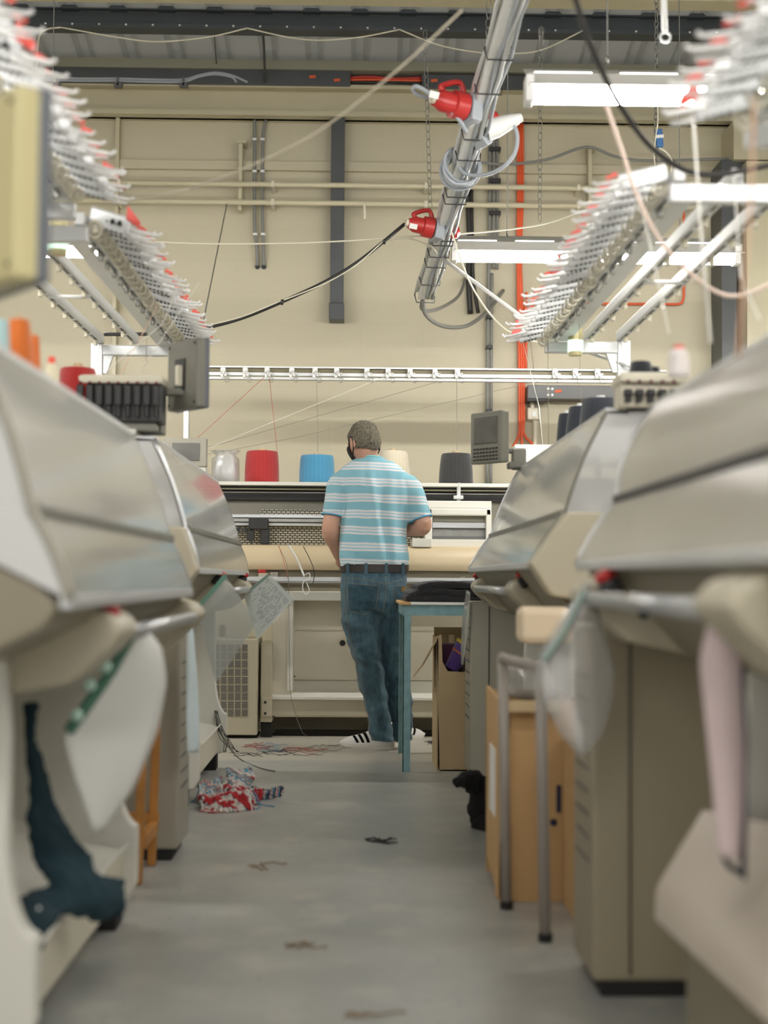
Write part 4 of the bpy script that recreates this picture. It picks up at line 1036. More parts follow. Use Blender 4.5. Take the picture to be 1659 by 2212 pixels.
# terminal screen of the far machine at the left, behind the clear hood
t = thing('operator_terminal', 'beige screen terminal standing behind the second left machine', 'monitor', W(410,1045,8.3))
pb(352,946,446,1008,8.25,8.32,0.006).build('screen_case', M['cab'], t)
pb(372,957,431,995,8.245,8.26,0.002).build('screen', M['screen'], t)
pb(365,1008,444,1046,8.26,8.45,0.006).build('terminal_base', M['white'], t)
# perforated vent cabinet
t = thing('vent_cabinet', 'beige cabinet with perforated door left of the far machine', 'cabinet', (xr(510,8.05),8.2,0))
pb(440,1380,556,1588,8.02,8.40,0.006).build('cabinet_body', M['beige'], t)
dots = brick_mat('punched_hole_panel', (166,160,146), (92,90,82), 0.010, 0.010, 0.0032, 0.5, 0.6)
for i in range(5):
    for j in range(9):
        pb(462+15.2*i,1392+17.6*j,474+15.2*i,1407+17.6*j,8.017,8.022,0).build('vent_patch', dots, t)
pb(442,1588,556,1593,8.06,8.3,0).build('plinth', M['black_rub'], t)
o = pb(1112,960,1210,1005,8.7,8.95,0.006).build('junction_box', M['white']); tag(o, 'white metal box under the splayed orange cables behind the terminal', 'box')

# ------------------------------------------------------------------ yarn cones
def wound_mat(name, c, dark):
    m = mat(name, c, 0.9, sheen=0.4); nt = m.node_tree; b = nt.nodes['Principled BSDF']
    tc = nt.nodes.new('ShaderNodeTexCoord')
    sx = nt.nodes.new('ShaderNodeSeparateXYZ'); nt.links.new(tc.outputs['Object'], sx.inputs[0])
    at = nt.nodes.new('ShaderNodeMath'); at.operation = 'ARCTAN2'; nt.links.new(sx.outputs[1], at.inputs[0]); nt.links.new(sx.outputs[0], at.inputs[1])
    hs = []
    for sgn in (1,-1):                      # two crossing helices of thread
        a = nt.nodes.new('ShaderNodeMath'); a.operation = 'MULTIPLY_ADD'; a.inputs[1].default_value = sgn*13.0
        z = nt.nodes.new('ShaderNodeMath'); z.operation = 'MULTIPLY'; z.inputs[1].default_value = 900.0
        nt.links.new(sx.outputs[2], z.inputs[0]); nt.links.new(at.outputs[0], a.inputs[0]); nt.links.new(z.outputs[0], a.inputs[2])
        s_ = nt.nodes.new('ShaderNodeMath'); s_.operation = 'SINE'; nt.links.new(a.outputs[0], s_.inputs[0]); hs.append(s_)
    mx = nt.nodes.new('ShaderNodeMath'); mx.operation = 'MAXIMUM'; nt.links.new(hs[0].outputs[0], mx.inputs[0]); nt.links.new(hs[1].outputs[0], mx.inputs[1])
    rp = nt.nodes.new('ShaderNodeValToRGB'); rp.color_ramp.elements[0].position = 0.2; rp.color_ramp.elements[1].position = 0.75
    rp.color_ramp.elements[0].color = rgb(tuple((a_+b_)/2 for a_,b_ in zip(dark,c))); rp.color_ramp.elements[1].color = rgb(c)
    nt.links.new(mx.outputs[0], rp.inputs[0]); nt.links.new(rp.outputs[0], b.inputs['Base Color'])
    bp = nt.nodes.new('ShaderNodeBump'); bp.inputs['Strength'].default_value = 0.35; bp.inputs['Distance'].default_value = 0.003
    nt.links.new(mx.outputs[0], bp.inputs['Height']); nt.links.new(bp.outputs['Normal'], b.inputs['Normal'])
    return m
def cone(base, rb, rt, h, c, dark, label, tube_col=(196,176,140), name='yarn_cone', group=None, tilt=None):
    t = thing(name, label, 'yarn cone', base, 0, group)
    B = Vector(base)
    MB().lathe([(0,0),(rb*0.35,0),(rb*0.33,h*0.06),(rt*0.26,h*1.05),(rt*0.26,h*1.07),(0,h*1.07)], B, 20).build('core', mat('cone_core',tube_col,0.7), t, True, 40)
    prof = [(rb*0.55,h*0.045),(rb*0.93,h*0.05),(rb*1.0,h*0.11),(rb*0.99,h*0.2)] + [(rb+(rt-rb)*s+0.02*rb*math.sin(s*3.1), h*(0.2+0.76*s)) for s in (0.25,0.5,0.75,0.95)] + [(rt*0.95,h*0.985),(rt*0.7,h*1.0),(rt*0.26,h*1.0)]
    o = MB().lathe(prof, B, 40).build('yarn', wound_mat(name+'_thread', c, dark), t, True, 55)
    if tilt: t.rotation_euler = tilt
    return t
def far_cone(px, ytop, ybot, wb, wt, d, c, dark, label):
    b = W(px, ybot, d); s_ = d/FPX; zsh = zr(1042,8.30)
    return cone((b.x, d, zsh), wb*s_/2, wt*s_/2, (ybot-ytop)*s_ + (W(px,ybot,d).z-zsh), c, dark, label)
CD = 8.62
far_cone(565.5,974,1041,75,68,CD,(184,48,48),(136,26,28),'red yarn cone on the far machine top')
far_cone(684.5,983,1043,77,71,CD,(80,156,194),(46,112,156),'bright blue yarn cone on the far machine top')
far_cone(850,974,1042,76,60,CD,(222,212,190),(186,176,152),'cream yarn cone on the far machine top, half hidden by the man')
far_cone(985,979,1040,75,64,CD,(56,56,56),(22,22,22),'black yarn cone on the far machine top beside the terminal')
# white cone in a crinkled plastic bag
b = W(487,1040,CD); s_ = CD/FPX; zsh = zr(1042,8.30)
t = cone((b.x,CD,zsh), 26*s_, 20*s_, 60*s_, (232,232,230), (205,205,203), 'white yarn cone wrapped in clear plastic on the far machine top')
mb = MB().lathe([(30*s_,0.002),(31*s_,25*s_),(28*s_,55*s_),(20*s_,64*s_),(26*s_,70*s_),(33*s_,74*s_)], (b.x,CD,zsh), 30)
displace(mb, lambda p: 0.012*noise.noise(p*40)+0.008*noise.noise(p*90)); mb.build('plastic_wrap', M['wrap'], t, True)
# cones on top of the right machine
SH_R2 = 1.43
for (px, yt, w0, w1, d, lab) in ((1224,893,44,34,6.05,'navy yarn cone on the right machine, farthest and smallest of three'),(1252,878,60,46,5.7,'navy yarn cone on the right machine, middle of three'),(1297,861,88,78,5.3,'widest navy yarn cone on the right machine, nearest of three')):
    s_ = d/FPX; p = W(px, yt, d)
    cone((p.x, d, SH_R2), w0*s_/2*1.05, w1*s_/2, p.z-SH_R2, (40,46,58), (18,20,28), lab, (226,226,226))
for (px, yt, yb, w0, w1, d, lab) in ((1384,781,822,54,42,4.17,'navy yarn cone on the feeder rack of the right machine, taller one'),(1412,793,822,30,24,4.20,'small navy yarn cone on the feeder rack of the right machine')):
    s_ = d/FPX; p = W(px, yt, d); zb = 1.50
    cone((p.x, d, zb), w0*s_/2, w1*s_/2, p.z-zb, (38,42,52), (18,20,28), lab)
def spool(px, yt, w, d, zb, label, top=(232,92,76), body=(232,224,220)):
    s_ = d/FPX; p = W(px, yt, d); h = p.z-zb; r = w*s_/2; B = Vector((p.x,d,zb))
    t = thing('thread_spool', label, 'thread spool', B)
    MB().lathe([(0,0),(r*1.05,0),(r*1.05,h*0.03),(r,h*0.05),(r,h*0.62),(r*0.93,h*0.72),(r*0.66,h*0.84),(r*0.52,h*0.88),(0,h*0.88)], B, 28).build('thread', mat('white_wound_thread',body,0.8,bump=(200,0.2)), t, True, 50)
    MB().lathe([(0,h*0.88),(r*0.50,h*0.88),(r*0.50,h*0.99),(r*0.42,h),(0,h)], B, 24).build('spool_cap', mat('red_spool_cap',top,0.45), t, True, 40)
spool(1466,746,46,3.35-0.35,1.335,'white thread spool with red cap on the front right machine')
spool(112,771,31,4.0-0.3,1.325,'cream thread spool with red cap on the front left machine',(232,84,70),(222,214,186))
s_ = 3.75/FPX
cone((W(168,815,4.80).x,4.80,1.395), 0.066, 0.060, W(168,795,4.80).z-1.395, (186,44,42), (140,24,26), 'red yarn cone on the second left machine behind the black feeders')
cone((W(250,830,5.1).x,5.15,1.395), 0.105, 0.085, W(240,822,5.15).z-1.395, (226,220,204), (200,192,170), 'cream yarn cone behind the black feeder rack at left')
for (px, yt, w0, w1, d, c, dk, lab) in ((42,690,58,44,3.0,(226,120,44),(180,84,24),'bright orange yarn cone on the front left machine, nearer one'),(76,725,26,18,3.35,(222,116,44),(180,84,24),'smaller orange yarn cone on the front left machine'),(4,690,34,28,2.9,(186,216,218),(150,186,190),'pale blue yarn cone at the left edge on the front left machine')):
    s_ = d/FPX; p = W(px, yt, d); zb = 1.325
    cone((p.x, d, zb), w0*s_/2*1.15, w1*s_/2, p.z-zb, c, dk, lab)

# ------------------------------------------------------------------ threads
def thread(pts, r, c, label, nm='yarn_thread'):
    o = MB().tube([W(*p) for p in pts], r, 5).build(nm, c, None, True); tag(o, label, 'thread')
tr, tw, tg, tp = mat('red_thread',(190,90,76),0.8), mat('white_thread',(232,230,222),0.7), mat('grey_thread',(140,136,122),0.8), mat('pink_thread',(232,196,176),0.8)
for (pts, r, c, lab) in (
    ([(406,965,8.7),(574,812,8.9)], 0.0016, tr, 'red thread slanting up to the clip rail from the left terminal'),
    ([(582,818,8.9),(599,978,8.65)], 0.0016, tr, 'red thread dropping from the clip rail to the red cone'),
    ([(684,820,8.9),(687,984,8.65)], 0.0014, tg, 'grey thread dropping from the clip rail to the blue cone'),
    ([(408,985,8.6),(835,812,8.9)], 0.0018, tw, 'white thread slanting up to the clip rail'),
    ([(410,975,8.6),(480,958,8.65),(945,825,8.9)], 0.0018, tg, 'dark thread slanting up to the far clips'),
    ([(430,985,8.6),(640,945,8.7),(1200,815,8.9)], 0.0016, tg, 'lowest dark thread slanting across behind the head'),
    ([(987,820,8.9),(987,980,8.65)], 0.0018, tg, 'grey thread dropping to the black cone'),
    ([(1120,700,8.9),(1165,880,8.3),(1172,960,8.2)], 0.0018, tw, 'white thread hanging beside the orange cables'),
    ([(1142,700,6.1),(1170,960,6.0)], 0.0012, tg, 'grey thread hanging from the right yarn arms, left one'),
    ([(1183,700,6.1),(1185,960,6.0)], 0.0012, tg, 'grey thread hanging from the right yarn arms, middle one'),
    ([(1250,660,5.9),(1255,870,5.4)], 0.0012, tg, 'grey thread hanging from the right yarn arms, right one'),
    ([(305,800,5.0),(430,610,5.3)], 0.0016, tw, 'pale thread rising to the left rail'),
    ([(232,800,4.9),(350,700,5.2),(392,600,5.0)], 0.0022, tw, 'white thread bundle crossing under the left yarn rails'),
    ([(255,820,5.0),(340,660,5.3)], 0.0016, tp, 'pink thread under the left yarn rails'),
    ([(315,780,5.5),(322,640,5.6)], 0.0012, tg, 'grey thread hanging upright under the left yarn rails'),
    ([(1497,250,3.3),(1512,480,3.3),(1535,740,3.1)], 0.0035, tw, 'pale blurred yarn hanging from the front right rail'),
    ([(1585,380,3.4),(1600,600,3.2),(1640,690,2.8)], 0.0025, tw, 'thin blurred yarn at the right edge'),
    ([(1380,420,3.7),(1445,720,3.4)], 0.0025, tw, 'blurred yarn between the right yarn rails')):
    thread(pts, r, c, lab)

# ------------------------------------------------------------------ blue table with black garments
TZ = 0.79
t = thing('work_table', 'small table with chipped blue angle-iron legs under black garments', 'table', (0.5,7.0,0))
x0 = wx(877,1480,6.70); x1 = 0.86; y0_, y1_ = 6.68, 7.40
def angle_leg(xx, yy, sx, sy, z1=TZ-0.012):
    s_ = 0.036
    return MB().box((xx,yy,0),(xx+sx*s_,yy+sy*0.004,z1)).box((xx,yy,0),(xx+sx*0.004,yy+sy*s_,z1))
for (xx,yy,sx,sy) in ((x0-0.015,y0_,1,1),(x1,y0_,-1,1),(x0-0.015,y1_,1,-1),(x1,y1_,-1,-1)):
    angle_leg(xx,yy,sx,sy).build('leg', M['blue_paint'], t)
MB().box((x0-0.015,y0_-0.004,TZ-0.062),(x1,y0_+0.001,TZ-0.012)).box((x0-0.015,y1_,TZ-0.062),(x1,y1_+0.004,TZ-0.012)).box((x0-0.019,y0_,TZ-0.062),(x0-0.015,y1_,TZ-0.012)).box((x1,y0_,TZ-0.062),(x1+0.004,y1_,TZ-0.012)).build('apron_rail', M['blue_paint'], t)
MB().box((x0-0.030,y0_-0.02,TZ-0.012),(x1+0.02,y1_+0.02,TZ),0.002).build('table_top', M['paper'], t)
MB().box((x0-0.032,y0_-0.022,TZ-0.013),(x0+0.02,y1_,TZ+0.001),0.002).build('worn_edge', M['card'], t)
bk = mat('black_wool_knit',(38,38,42),0.95,bump=(150,0.6),sheen=0.15)
for k,(xa,xb,zz0,hh,lab) in enumerate(((x0-0.005,0.80,0.0,0.030,'black knitted garment, bottom of the folded pile on the blue table'),(x0+0.005,0.78,0.029,0.036,'black knitted garment, middle of the folded pile'),(x0+0.05,0.80,0.063,0.034,'black knitted garment, topmost of the folded pile'))):
    mb = MB().box((xa,6.72,TZ+zz0+0.002),(xb,7.34,TZ+zz0+hh),0.012)
    bmesh.ops.subdivide_edges(mb.bm, edges=list(mb.bm.edges), cuts=9, use_grid_fill=True)
    zb = TZ+zz0+0.004
    for v in mb.bm.verts:
        if v.co.z > zb: 
            q = noise.noise(v.co*9+Vector((k*3,0,0))); v.co.z += 0.012*q - (0.014 if v.co.x < xa+0.05 and k else 0); v.co.x += 0.012*noise.noise(v.co*14+Vector((0,k*5,0)))
    o = mb.build('folded_garment', bk, None, True); tag(o, lab, 'garment', 'folded black garments on the blue table')

# ------------------------------------------------------------------ cardboard box with purple cones under the table
t = thing('cardboard_box', 'torn open cardboard box with purple cones under the blue table', 'box', (0.42,6.9,0))
bx0, bx1, by0, by1, bh = wx(946,1560,6.72), 0.70, 6.72, 7.12, 0.50
mb = MB()
front = [(bx0-0.008,wz(945,1375,6.72)),(bx0+0.015,wz(950,1370,6.72)),(bx0+0.02,wz(958,1430,6.72)),(bx0+0.045,wz(962,1450,6.72)),(bx0+0.13,wz(995,1452,6.72)),(bx0+0.14,wz(995,1380,6.72)),(bx1,wz(995,1380,6.72)),(bx1,0.0),(bx0+0.01,0.0)]
mb.prism(front, by0, by0+0.006)
mb.box((bx0-0.006,by0,0),(bx0,by1,0.62)); mb.box((bx1-0.006,by0,0),(bx1,by1,0.60)); mb.box((bx0,by1-0.006,0),(bx1,by1,0.66)); mb.box((bx0,by0,0),(bx1,by1,0.006))
mb.build('box_body', M['card_l'], t)
fl = MB().sheet([W(946,1374,6.73),W(925,1410,6.71),W(908,1440,6.70),W(892,1462,6.70)],[W(946,1374,7.05),W(928,1408,7.03),W(912,1436,7.02),W(897,1452,7.02)],4,0.006,0,0.01,2)
fl.build('torn_flap', M['card_l'], t)
MB().sheet([W(950,1372,7.10),W(970,1368,7.10),W(992,1370,7.10)],[W(950,1400,7.10),W(970,1398,7.10),W(992,1400,7.10)],3,0.005,0,0.01,5).build('back_flap', M['card_l'], t)
cone((0.455,6.95,0.008),0.065,0.055,0.58,(92,44,82),(58,24,52),'dark plum yarn cone standing in the torn box')
q = W(987,1425,6.85)
t2 = thing('yarn_cone', 'violet cone with yellow rim lying in the torn box', 'yarn cone', q)
axq = Vector((0.5,-0.1,0.85)).normalized()
MB().lathe([(0,0),(0.034,0),(0.050,0.13),(0,0.13)], q-axq*0.05, 22, axq).build('yarn', wound_mat('violet_thread',(112,84,168),(76,52,124)), t2, True, 50)
MB().lathe([(0.051,0.0),(0.053,0.0),(0.053,0.012),(0.038,0.012),(0.038,0.0)], q+axq*0.08, 22, axq).build('rim', mat('yellow_rim',(222,190,40),0.5), t2)
MB().lathe([(0.0455,0),(0.0475,0),(0.0485,0.008),(0.046,0.008)], q+axq*0.035, 22, axq).build('band', mat('orange_band',(222,120,60),0.5), t2)

# ------------------------------------------------------------------ right side: tall cartons, tube stand, bags
CB = (wx(1050,1750,4.44), 0.63)
t = thing('cardboard_carton', 'tall brown cardboard carton with white label beside the grey tube stand', 'box', (0.5,4.2,0))
ch = wz(1100,1512,4.05)
mb = MB()
f = [(CB[0]-0.012,0.012),(CB[0]+0.05,0.0),(CB[1],0.0),(CB[1],ch),(CB[0]+0.035,ch)]
mb.prism(f, 4.02, 4.028)
f2 = [(4.02,0.0),(4.44,0.05),(4.46,ch+0.01),(4.02,ch)]
mb.prism(f2, CB[0]+0.0, CB[0]+0.012, 'x'); mb.box((CB[0],4.43,0),(CB[1],4.44,ch)); mb.box((CB[1]-0.006,4.02,0),(CB[1],4.44,ch)); mb.box((CB[0]+0.02,4.03,0),(CB[1],4.43,0.01))
mb.build('carton_body', M['card'], t)
MB().sheet([W(1095,1516,4.02),W(1095,1540,3.98)],[W(1212,1516,4.02),W(1212,1540,3.98)],4,0.005).build('folded_rim', M['card_l'], t)
p0 = W(1062,1620,4.16); MB().box((CB[0]-0.003,4.14,p0.z-0.19),(CB[0]+0.0,4.30,p0.z+0.005)).build('white_label', M['paper'], t)
mb = MB(); q = W(1207,1700,4.015); mb.box((q.x-0.006,4.014,wz(1207,1757,4.0)),(q.x+0.006,4.02,wz(1207,1698,4.0))); mb.lathe([(0,0),(0.010,0),(0.010,0.005),(0,0.005)],W(1196,1777,4.0145),16,(0,1,0)); mb.build('printed_mark', mat('navy_print',(30,34,66),0.7), t)
o = MB().box((wx(1216,1750,4.0),3.74,0),(wx(1216,1750,4.0)+0.16,4.0,wz(1220,1590,3.9)),0.003).build('cardboard_carton', M['card']); tag(o, 'narrow cardboard carton squeezed between the tall carton and the cabinet', 'box')
# grey tube stand: an upright hoop on two legs
t = thing('tube_stand', 'grey steel tube hoop stand in front of the brown carton', 'stand', W(1130,1980,3.75))
pa, pb_ = W(1094,1951,3.93), W(1178,2031,3.58); pa.z = 0; pb_.z = 0
ta, tb = W(1086,1420,3.93), W(1168,1424,3.58)
tb.z = ta.z
r_ = 0.0145
path = [pa, pa.lerp(ta,0.5), ta-Vector((0,0,0.02)), ta.lerp(tb,0.04), ta.lerp(tb,0.5), tb.lerp(ta,0.04), tb-Vector((0,0,0.02)), pb_.lerp(tb,0.5), pb_]
MB().tube([pa,pa.lerp(ta,0.5),ta],r_,12).build('leg', M['alu_w'] if False else mat('grey_stand_paint',(150,142,134),0.45), t, True)
gm = bpy.data.materials['grey_stand_paint']
MB().tube([pb_,pb_.lerp(tb,0.5),tb],r_,12).build('leg', gm, t, True)
MB().tube([ta+Vector((0,0,-0.004)),tb+Vector((0,0,-0.004))],r_,12).ball(ta,r_*1.02,2).ball(tb,r_*1.02,2).build('crossbar', gm, t, True)
for q in (pa,pb_): MB().cyl(q,q+Vector((0,0,0.02)),0.018,12).build('rubber_tip', M['black_rub'], t)
# pale carton hanging on the machine end, white crate beneath
o = MB().box((wx(1126,1350,3.95),3.95,wz(1180,1392,3.95)),(wx(1240,1350,3.95),4.10,wz(1180,1312,3.95)),0.02).build('end_box', mat('pale_peach_box',(228,208,178),0.6))
tag(o, 'pale peach box with rounded corners on the end of the second right machine', 'box')
mb = MB().box((wx(1098,1490,4.1),4.10,ch-0.005),(wx(1205,1490,4.1),4.36,wz(1150,1440,4.1)),0.03)
bmesh.ops.subdivide_edges(mb.bm, edges=list(mb.bm.edges), cuts=6, use_grid_fill=True)
displace(mb, lambda p: 0.018*noise.noise(p*16))
o = mb.build('plastic_bag', M['bag'], None, True); tag(o, 'crumpled white plastic bag stuffed in the top of the tall carton', 'bag')
# clear bag hanging on the start bar, strips of paper
def poly_sheet(name, pts, d, m, label, cat, th=0.0015, wob=0.01, seed=1.0, parent=None, dd=None):
    """left edge and right edge pixel polylines at distance d"""
    L, R_ = pts
    L = [W(a,b,(d if len(p_)<3 else p_[2])) for p_ in L for a,b in [p_[:2]]]; R_ = [W(a,b,(d if len(p_)<3 else p_[2])) for p_ in R_ for a,b in [p_[:2]]]
    o = MB().sheet(L, R_, 10, th, 0.012, wob, seed).build(name, m, parent, True)
    if parent is None: tag(o, label, cat)
    return o
bag = poly_sheet('clear_bag', ([(1262,1262),(1205,1345),(1160,1425),(1165,1500),(1210,1585),(1250,1628)],[(1274,1262),(1300,1350),(1328,1440),(1325,1510),(1298,1585),(1262,1632)]), 2.93, M['bag'], 'clear crinkled plastic bag hung on the start bar of the front right machine', 'bag', 0.002, 0.035, 4)
poly_sheet('binder_strip', ([(1258,1275),(1215,1360),(1170,1425)],[(1268,1278),(1226,1364),(1180,1430)]), 2.91, mat('dull_sage_strip',(140,156,148),0.5), '', '', 0.004, 0, 1, bag)
poly_sheet('plastic_sleeve', ([(1008,1275,6.35),(1000,1330,6.35),(996,1400,6.38),(997,1435,6.4)],[(1016,1280,6.25),(1014,1330,6.25),(1008,1390,6.3),(1001,1436,6.35)]), 6.3, M['sleeve'], 'narrow clear sleeve hanging at the start bar end above the torn box', 'sleeve', 0.002, 0.008, 2)
pk = thing('paper_tag', 'long pale pink paper strip with dark edge hanging on the front right machine', 'paper', W(1570,1350,2.2))
poly_sheet('paper_strip', ([(1528,1350),(1512,1425),(1530,1600),(1545,1750),(1556,1850)],[(1590,1350),(1602,1440),(1610,1600),(1608,1750),(1600,1850)]), 2.2, M['pinkpaper'], '', '', 0.003, 0.004, 6, pk)
poly_sheet('dark_edge', ([(1598,1440,2.202),(1604,1600,2.202),(1600,1780,2.202),(1598,1880,2.202)],[(1606,1440,2.202),(1616,1600,2.202),(1614,1780,2.202),(1612,1905,2.202)]), 2.2, mat('dark_blue_edging',(44,48,66),0.7), '', '', 0.004, 0, 1, pk)
poly_sheet('dark_tail', ([(1557,1855),(1575,1880),(1600,1895)],[(1565,1848),(1588,1872),(1606,1884)]), 2.205, bpy.data.materials['dark_blue_edging'], '', '', 0.004, 0, 1, pk)
# front right fabric slide: broad pale board sloping out of the machine
A_ = [W(1536,1762,2.62),W(1442,1925,2.62),W(1440,1985,2.62)]
Bp = [W(1536,1762,2.62)+Vector((0.40,-0.9,0.0)),W(1442,1925,2.62)+Vector((0.06,-1.15,0.0)),W(1440,1985,2.62)+Vector((0.05,-1.15,0.0))]
MB().sheet(A_, Bp, 10, 0.022).build('fabric_slide', mat('pale_slide_enamel',(206,194,180),0.45), R1_ROOT, True, 40)
q = W(1440,1985,2.62)
MB().box((q.x+0.03,1.4,0.0),(q.x+0.35,2.60,q.z-0.03),0.006).build('slide_base', M['beige_dark'], R1_ROOT)

# ------------------------------------------------------------------ left side: document sleeves, teal cloth, stool
dt = thing('document_sleeve', 'large curled white paper in a sleeve with green binding, front left machine', 'document', W(290,1360,2.95))
poly_sheet('paper_sheet', ([(292,1362,2.90),(240,1450,2.88),(180,1535,2.86),(136,1592,2.85),(165,1690,2.9),(200,1792,2.95)],[(312,1350,2.98),(348,1400,3.02),(358,1470,3.05),(340,1580,3.08),(290,1700,3.05),(215,1800,2.98)]), 2.9, M['paper'], '', '', 0.002, 0.012, 3, dt)
poly_sheet('binding_strip', ([(284,1360,2.89),(232,1448,2.87),(172,1530,2.85),(142,1575,2.84)],[(296,1366,2.90),(246,1456,2.88),(188,1540,2.86),(155,1586,2.85)]), 2.9, M['greenbind'], '', '', 0.004, 0, 1, dt)
for (a,b) in ((258,1388),(228,1440),(194,1480),(166,1545)):
    MB().ball(W(a,b,2.83),(0.013,0.008,0.013),2).build('binder_hole_ring', mat('pale_green_ring',(196,230,214),0.3) if a==258 else bpy.data.materials['pale_green_ring'], dt, True)
printed = brick_mat('printed_table_paper', (226,228,228), (150,154,158), 0.030, 0.009, 0.0022, 0.35, 0.5)
sd = thing('document_sleeve', 'printed table sheet in a clear sleeve hanging tilted at the second left machine', 'document', W(590,1260,6.9))
c0, c1, c2, c3 = W(579,1240,6.75), W(634,1294,6.72), W(556,1380,6.66), W(526,1282,6.72)
def quad(name, a, b, c, d, m, par, n=8, off=0.0, th=0.0016):
    o_ = Vector((0,off,0)); return MB().sheet([a+o_,d+o_],[b+o_,c+o_],n,th).build(name, m, par)
o = quad('printed_sheet', c0, c1, c2, c3, M['paper'], sd)
u, v = (c1-c0), (c3-c0)
lm = MB()
def on(s, t_): 
    p = (c0.lerp(c1,s)).lerp(c3.lerp(c2,s), t_); return p+Vector((0,-0.004,0))
for i in range(26):
    s0 = 0.06+0.9*i/26
    lens = [0.14,0.42,0.50,0.86] if i > 9 else [0.12,0.3]
    cur = 0.08
    for k in range(5):
        ln = rnd.uniform(0.07,0.16)
        a, b = on(s0,cur), on(s0,min(0.93,cur+ln)); w_ = (on(s0+0.012,cur)-a)
        if rnd.random() < (0.9 if i>8 else 0.55):
            vs = [lm.v(a),lm.v(b),lm.v(b+w_),lm.v(a+w_)]; lm.f(vs)
        cur += ln+0.03
lm.build('printed_lines', mat('grey_print_ink',(120,124,130),0.8), sd)
quad('clear_cover', c0+Vector((0.004,-0.006,0.004)), c1+Vector((0.01,-0.006,-0.003)), c2+Vector((-0.004,-0.006,-0.01)), c3+Vector((-0.005,-0.006,0)), clear('sleeve_film',(246,248,246),0.03,0.02,0.2), sd)
MB().sheet([c0,c0.lerp(c3,1.0)],[c0.lerp(c1,0.07),c3.lerp(c2,0.07)],2,0.003).build('green_edge', M['greenbind'], sd)
t = thing('document_sleeve', 'empty clear plastic sleeve with green edge on the second left machine', 'document', W(480,1250,5.1))
quad('sleeve_film', W(487,1246,5.15), W(556,1345,5.2), W(466,1475,5.1), W(425,1312,5.05), M['sleeve'], t)
quad('green_edge', W(484,1240,5.13), W(491,1246,5.13), W(430,1316,5.03), W(424,1311,5.03), M['greenbind'], t, 2, 0, 0.004)
quad('yellow_note', W(472,1308,5.17), W(492,1306,5.17), W(490,1318,5.16), W(470,1320,5.16), mat('faded_yellow_note',(214,200,150),0.7), t, 2)
quad('yellow_note', W(474,1350,5.17), W(488,1350,5.17), W(488,1376,5.16), W(474,1376,5.16), bpy.data.materials['faded_yellow_note'], t, 2)
o = poly_sheet('paper_strip', ([(404,1358,4.50),(403,1450,4.49),(402,1560,4.48),(405,1627,4.48)],[(416,1356,4.52),(424,1450,4.52),(430,1560,4.52),(428,1624,4.52)]), 4.5, mat('pale_blue_paper',(206,220,224),0.7), 'narrow pale blue paper strip hanging at the grey cabinet edge', 'paper', 0.002, 0.004, 3)
teal = mat('dark_teal_knit',(28,54,64),0.95,bump=(120,0.6),var=(6,0.25))
t = thing('knitted_fabric', 'dark teal knitted fabric hanging down and folded in the front left tray', 'fabric', W(130,1880,3.0))
mb = MB()
mb.sheet([W(62,1515,3.02),W(56,1640,3.0),W(58,1760,2.98),W(62,1850,2.94),W(95,1892,2.9),W(140,1915,2.88)],[W(66,1515,3.02),W(96,1640,3.05),W(128,1740,3.06),W(165,1800,3.04),W(205,1852,3.0),W(203,1900,2.94)],14,0.02,0.03,0.05,2)
mb.sheet([W(52,2040,2.78),W(50,1990,2.8),W(52,1958,2.84),W(110,1942,2.9),W(150,1915,2.96),W(200,1905,3.0),W(258,1915,3.06)],[W(66,2040,2.78),W(82,2006,2.8),W(110,1982,2.84),W(150,1965,2.9),W(190,1950,2.96),W(225,1958,3.0),W(262,1952,3.06)],14,0.03,0.04,0.05,7)
mb = remesh(mb, 0.008, 5); displace(mb, lambda p: 0.006*noise.noise(p*30)+0.003*noise.noise(p*70))
mb.build('cloth', teal, t, True)
MB().ball(W(84,1962,2.74),(0.004,0.003,0.004),1).build('snag', M['paper'], t)
# wooden stool between the two left machines
t = thing('wooden_stool', 'varnished wooden stool frame between the two left machines', 'stool', W(300,1860,4.30))
wr = wx(305,1800,4.2)
for (xx,yy) in ((wr,4.22),(wr-0.30,4.22),(wr,4.5),(wr-0.30,4.5)):
    MB().obox((xx-0.005,yy,0.30),(0.026,0.03,0.60),RotY(0.02),0.006).build('leg', M['wood'], t)
for yy in (4.22,4.5): MB().box((wr-0.31,yy-0.012,0.13),(wr+0.01,yy+0.012,0.165),0.005).build('stretcher', M['wood'], t)
for xx in (wr-0.005,wr-0.305): MB().box((xx-0.014,4.22,0.10),(xx+0.014,4.5,0.14),0.005).build('stretcher', M['wood'], t)
MB().box((wr-0.33,4.19,0.595),(wr+0.02,4.53,0.625),0.012).build('seat', M['wood'], t)

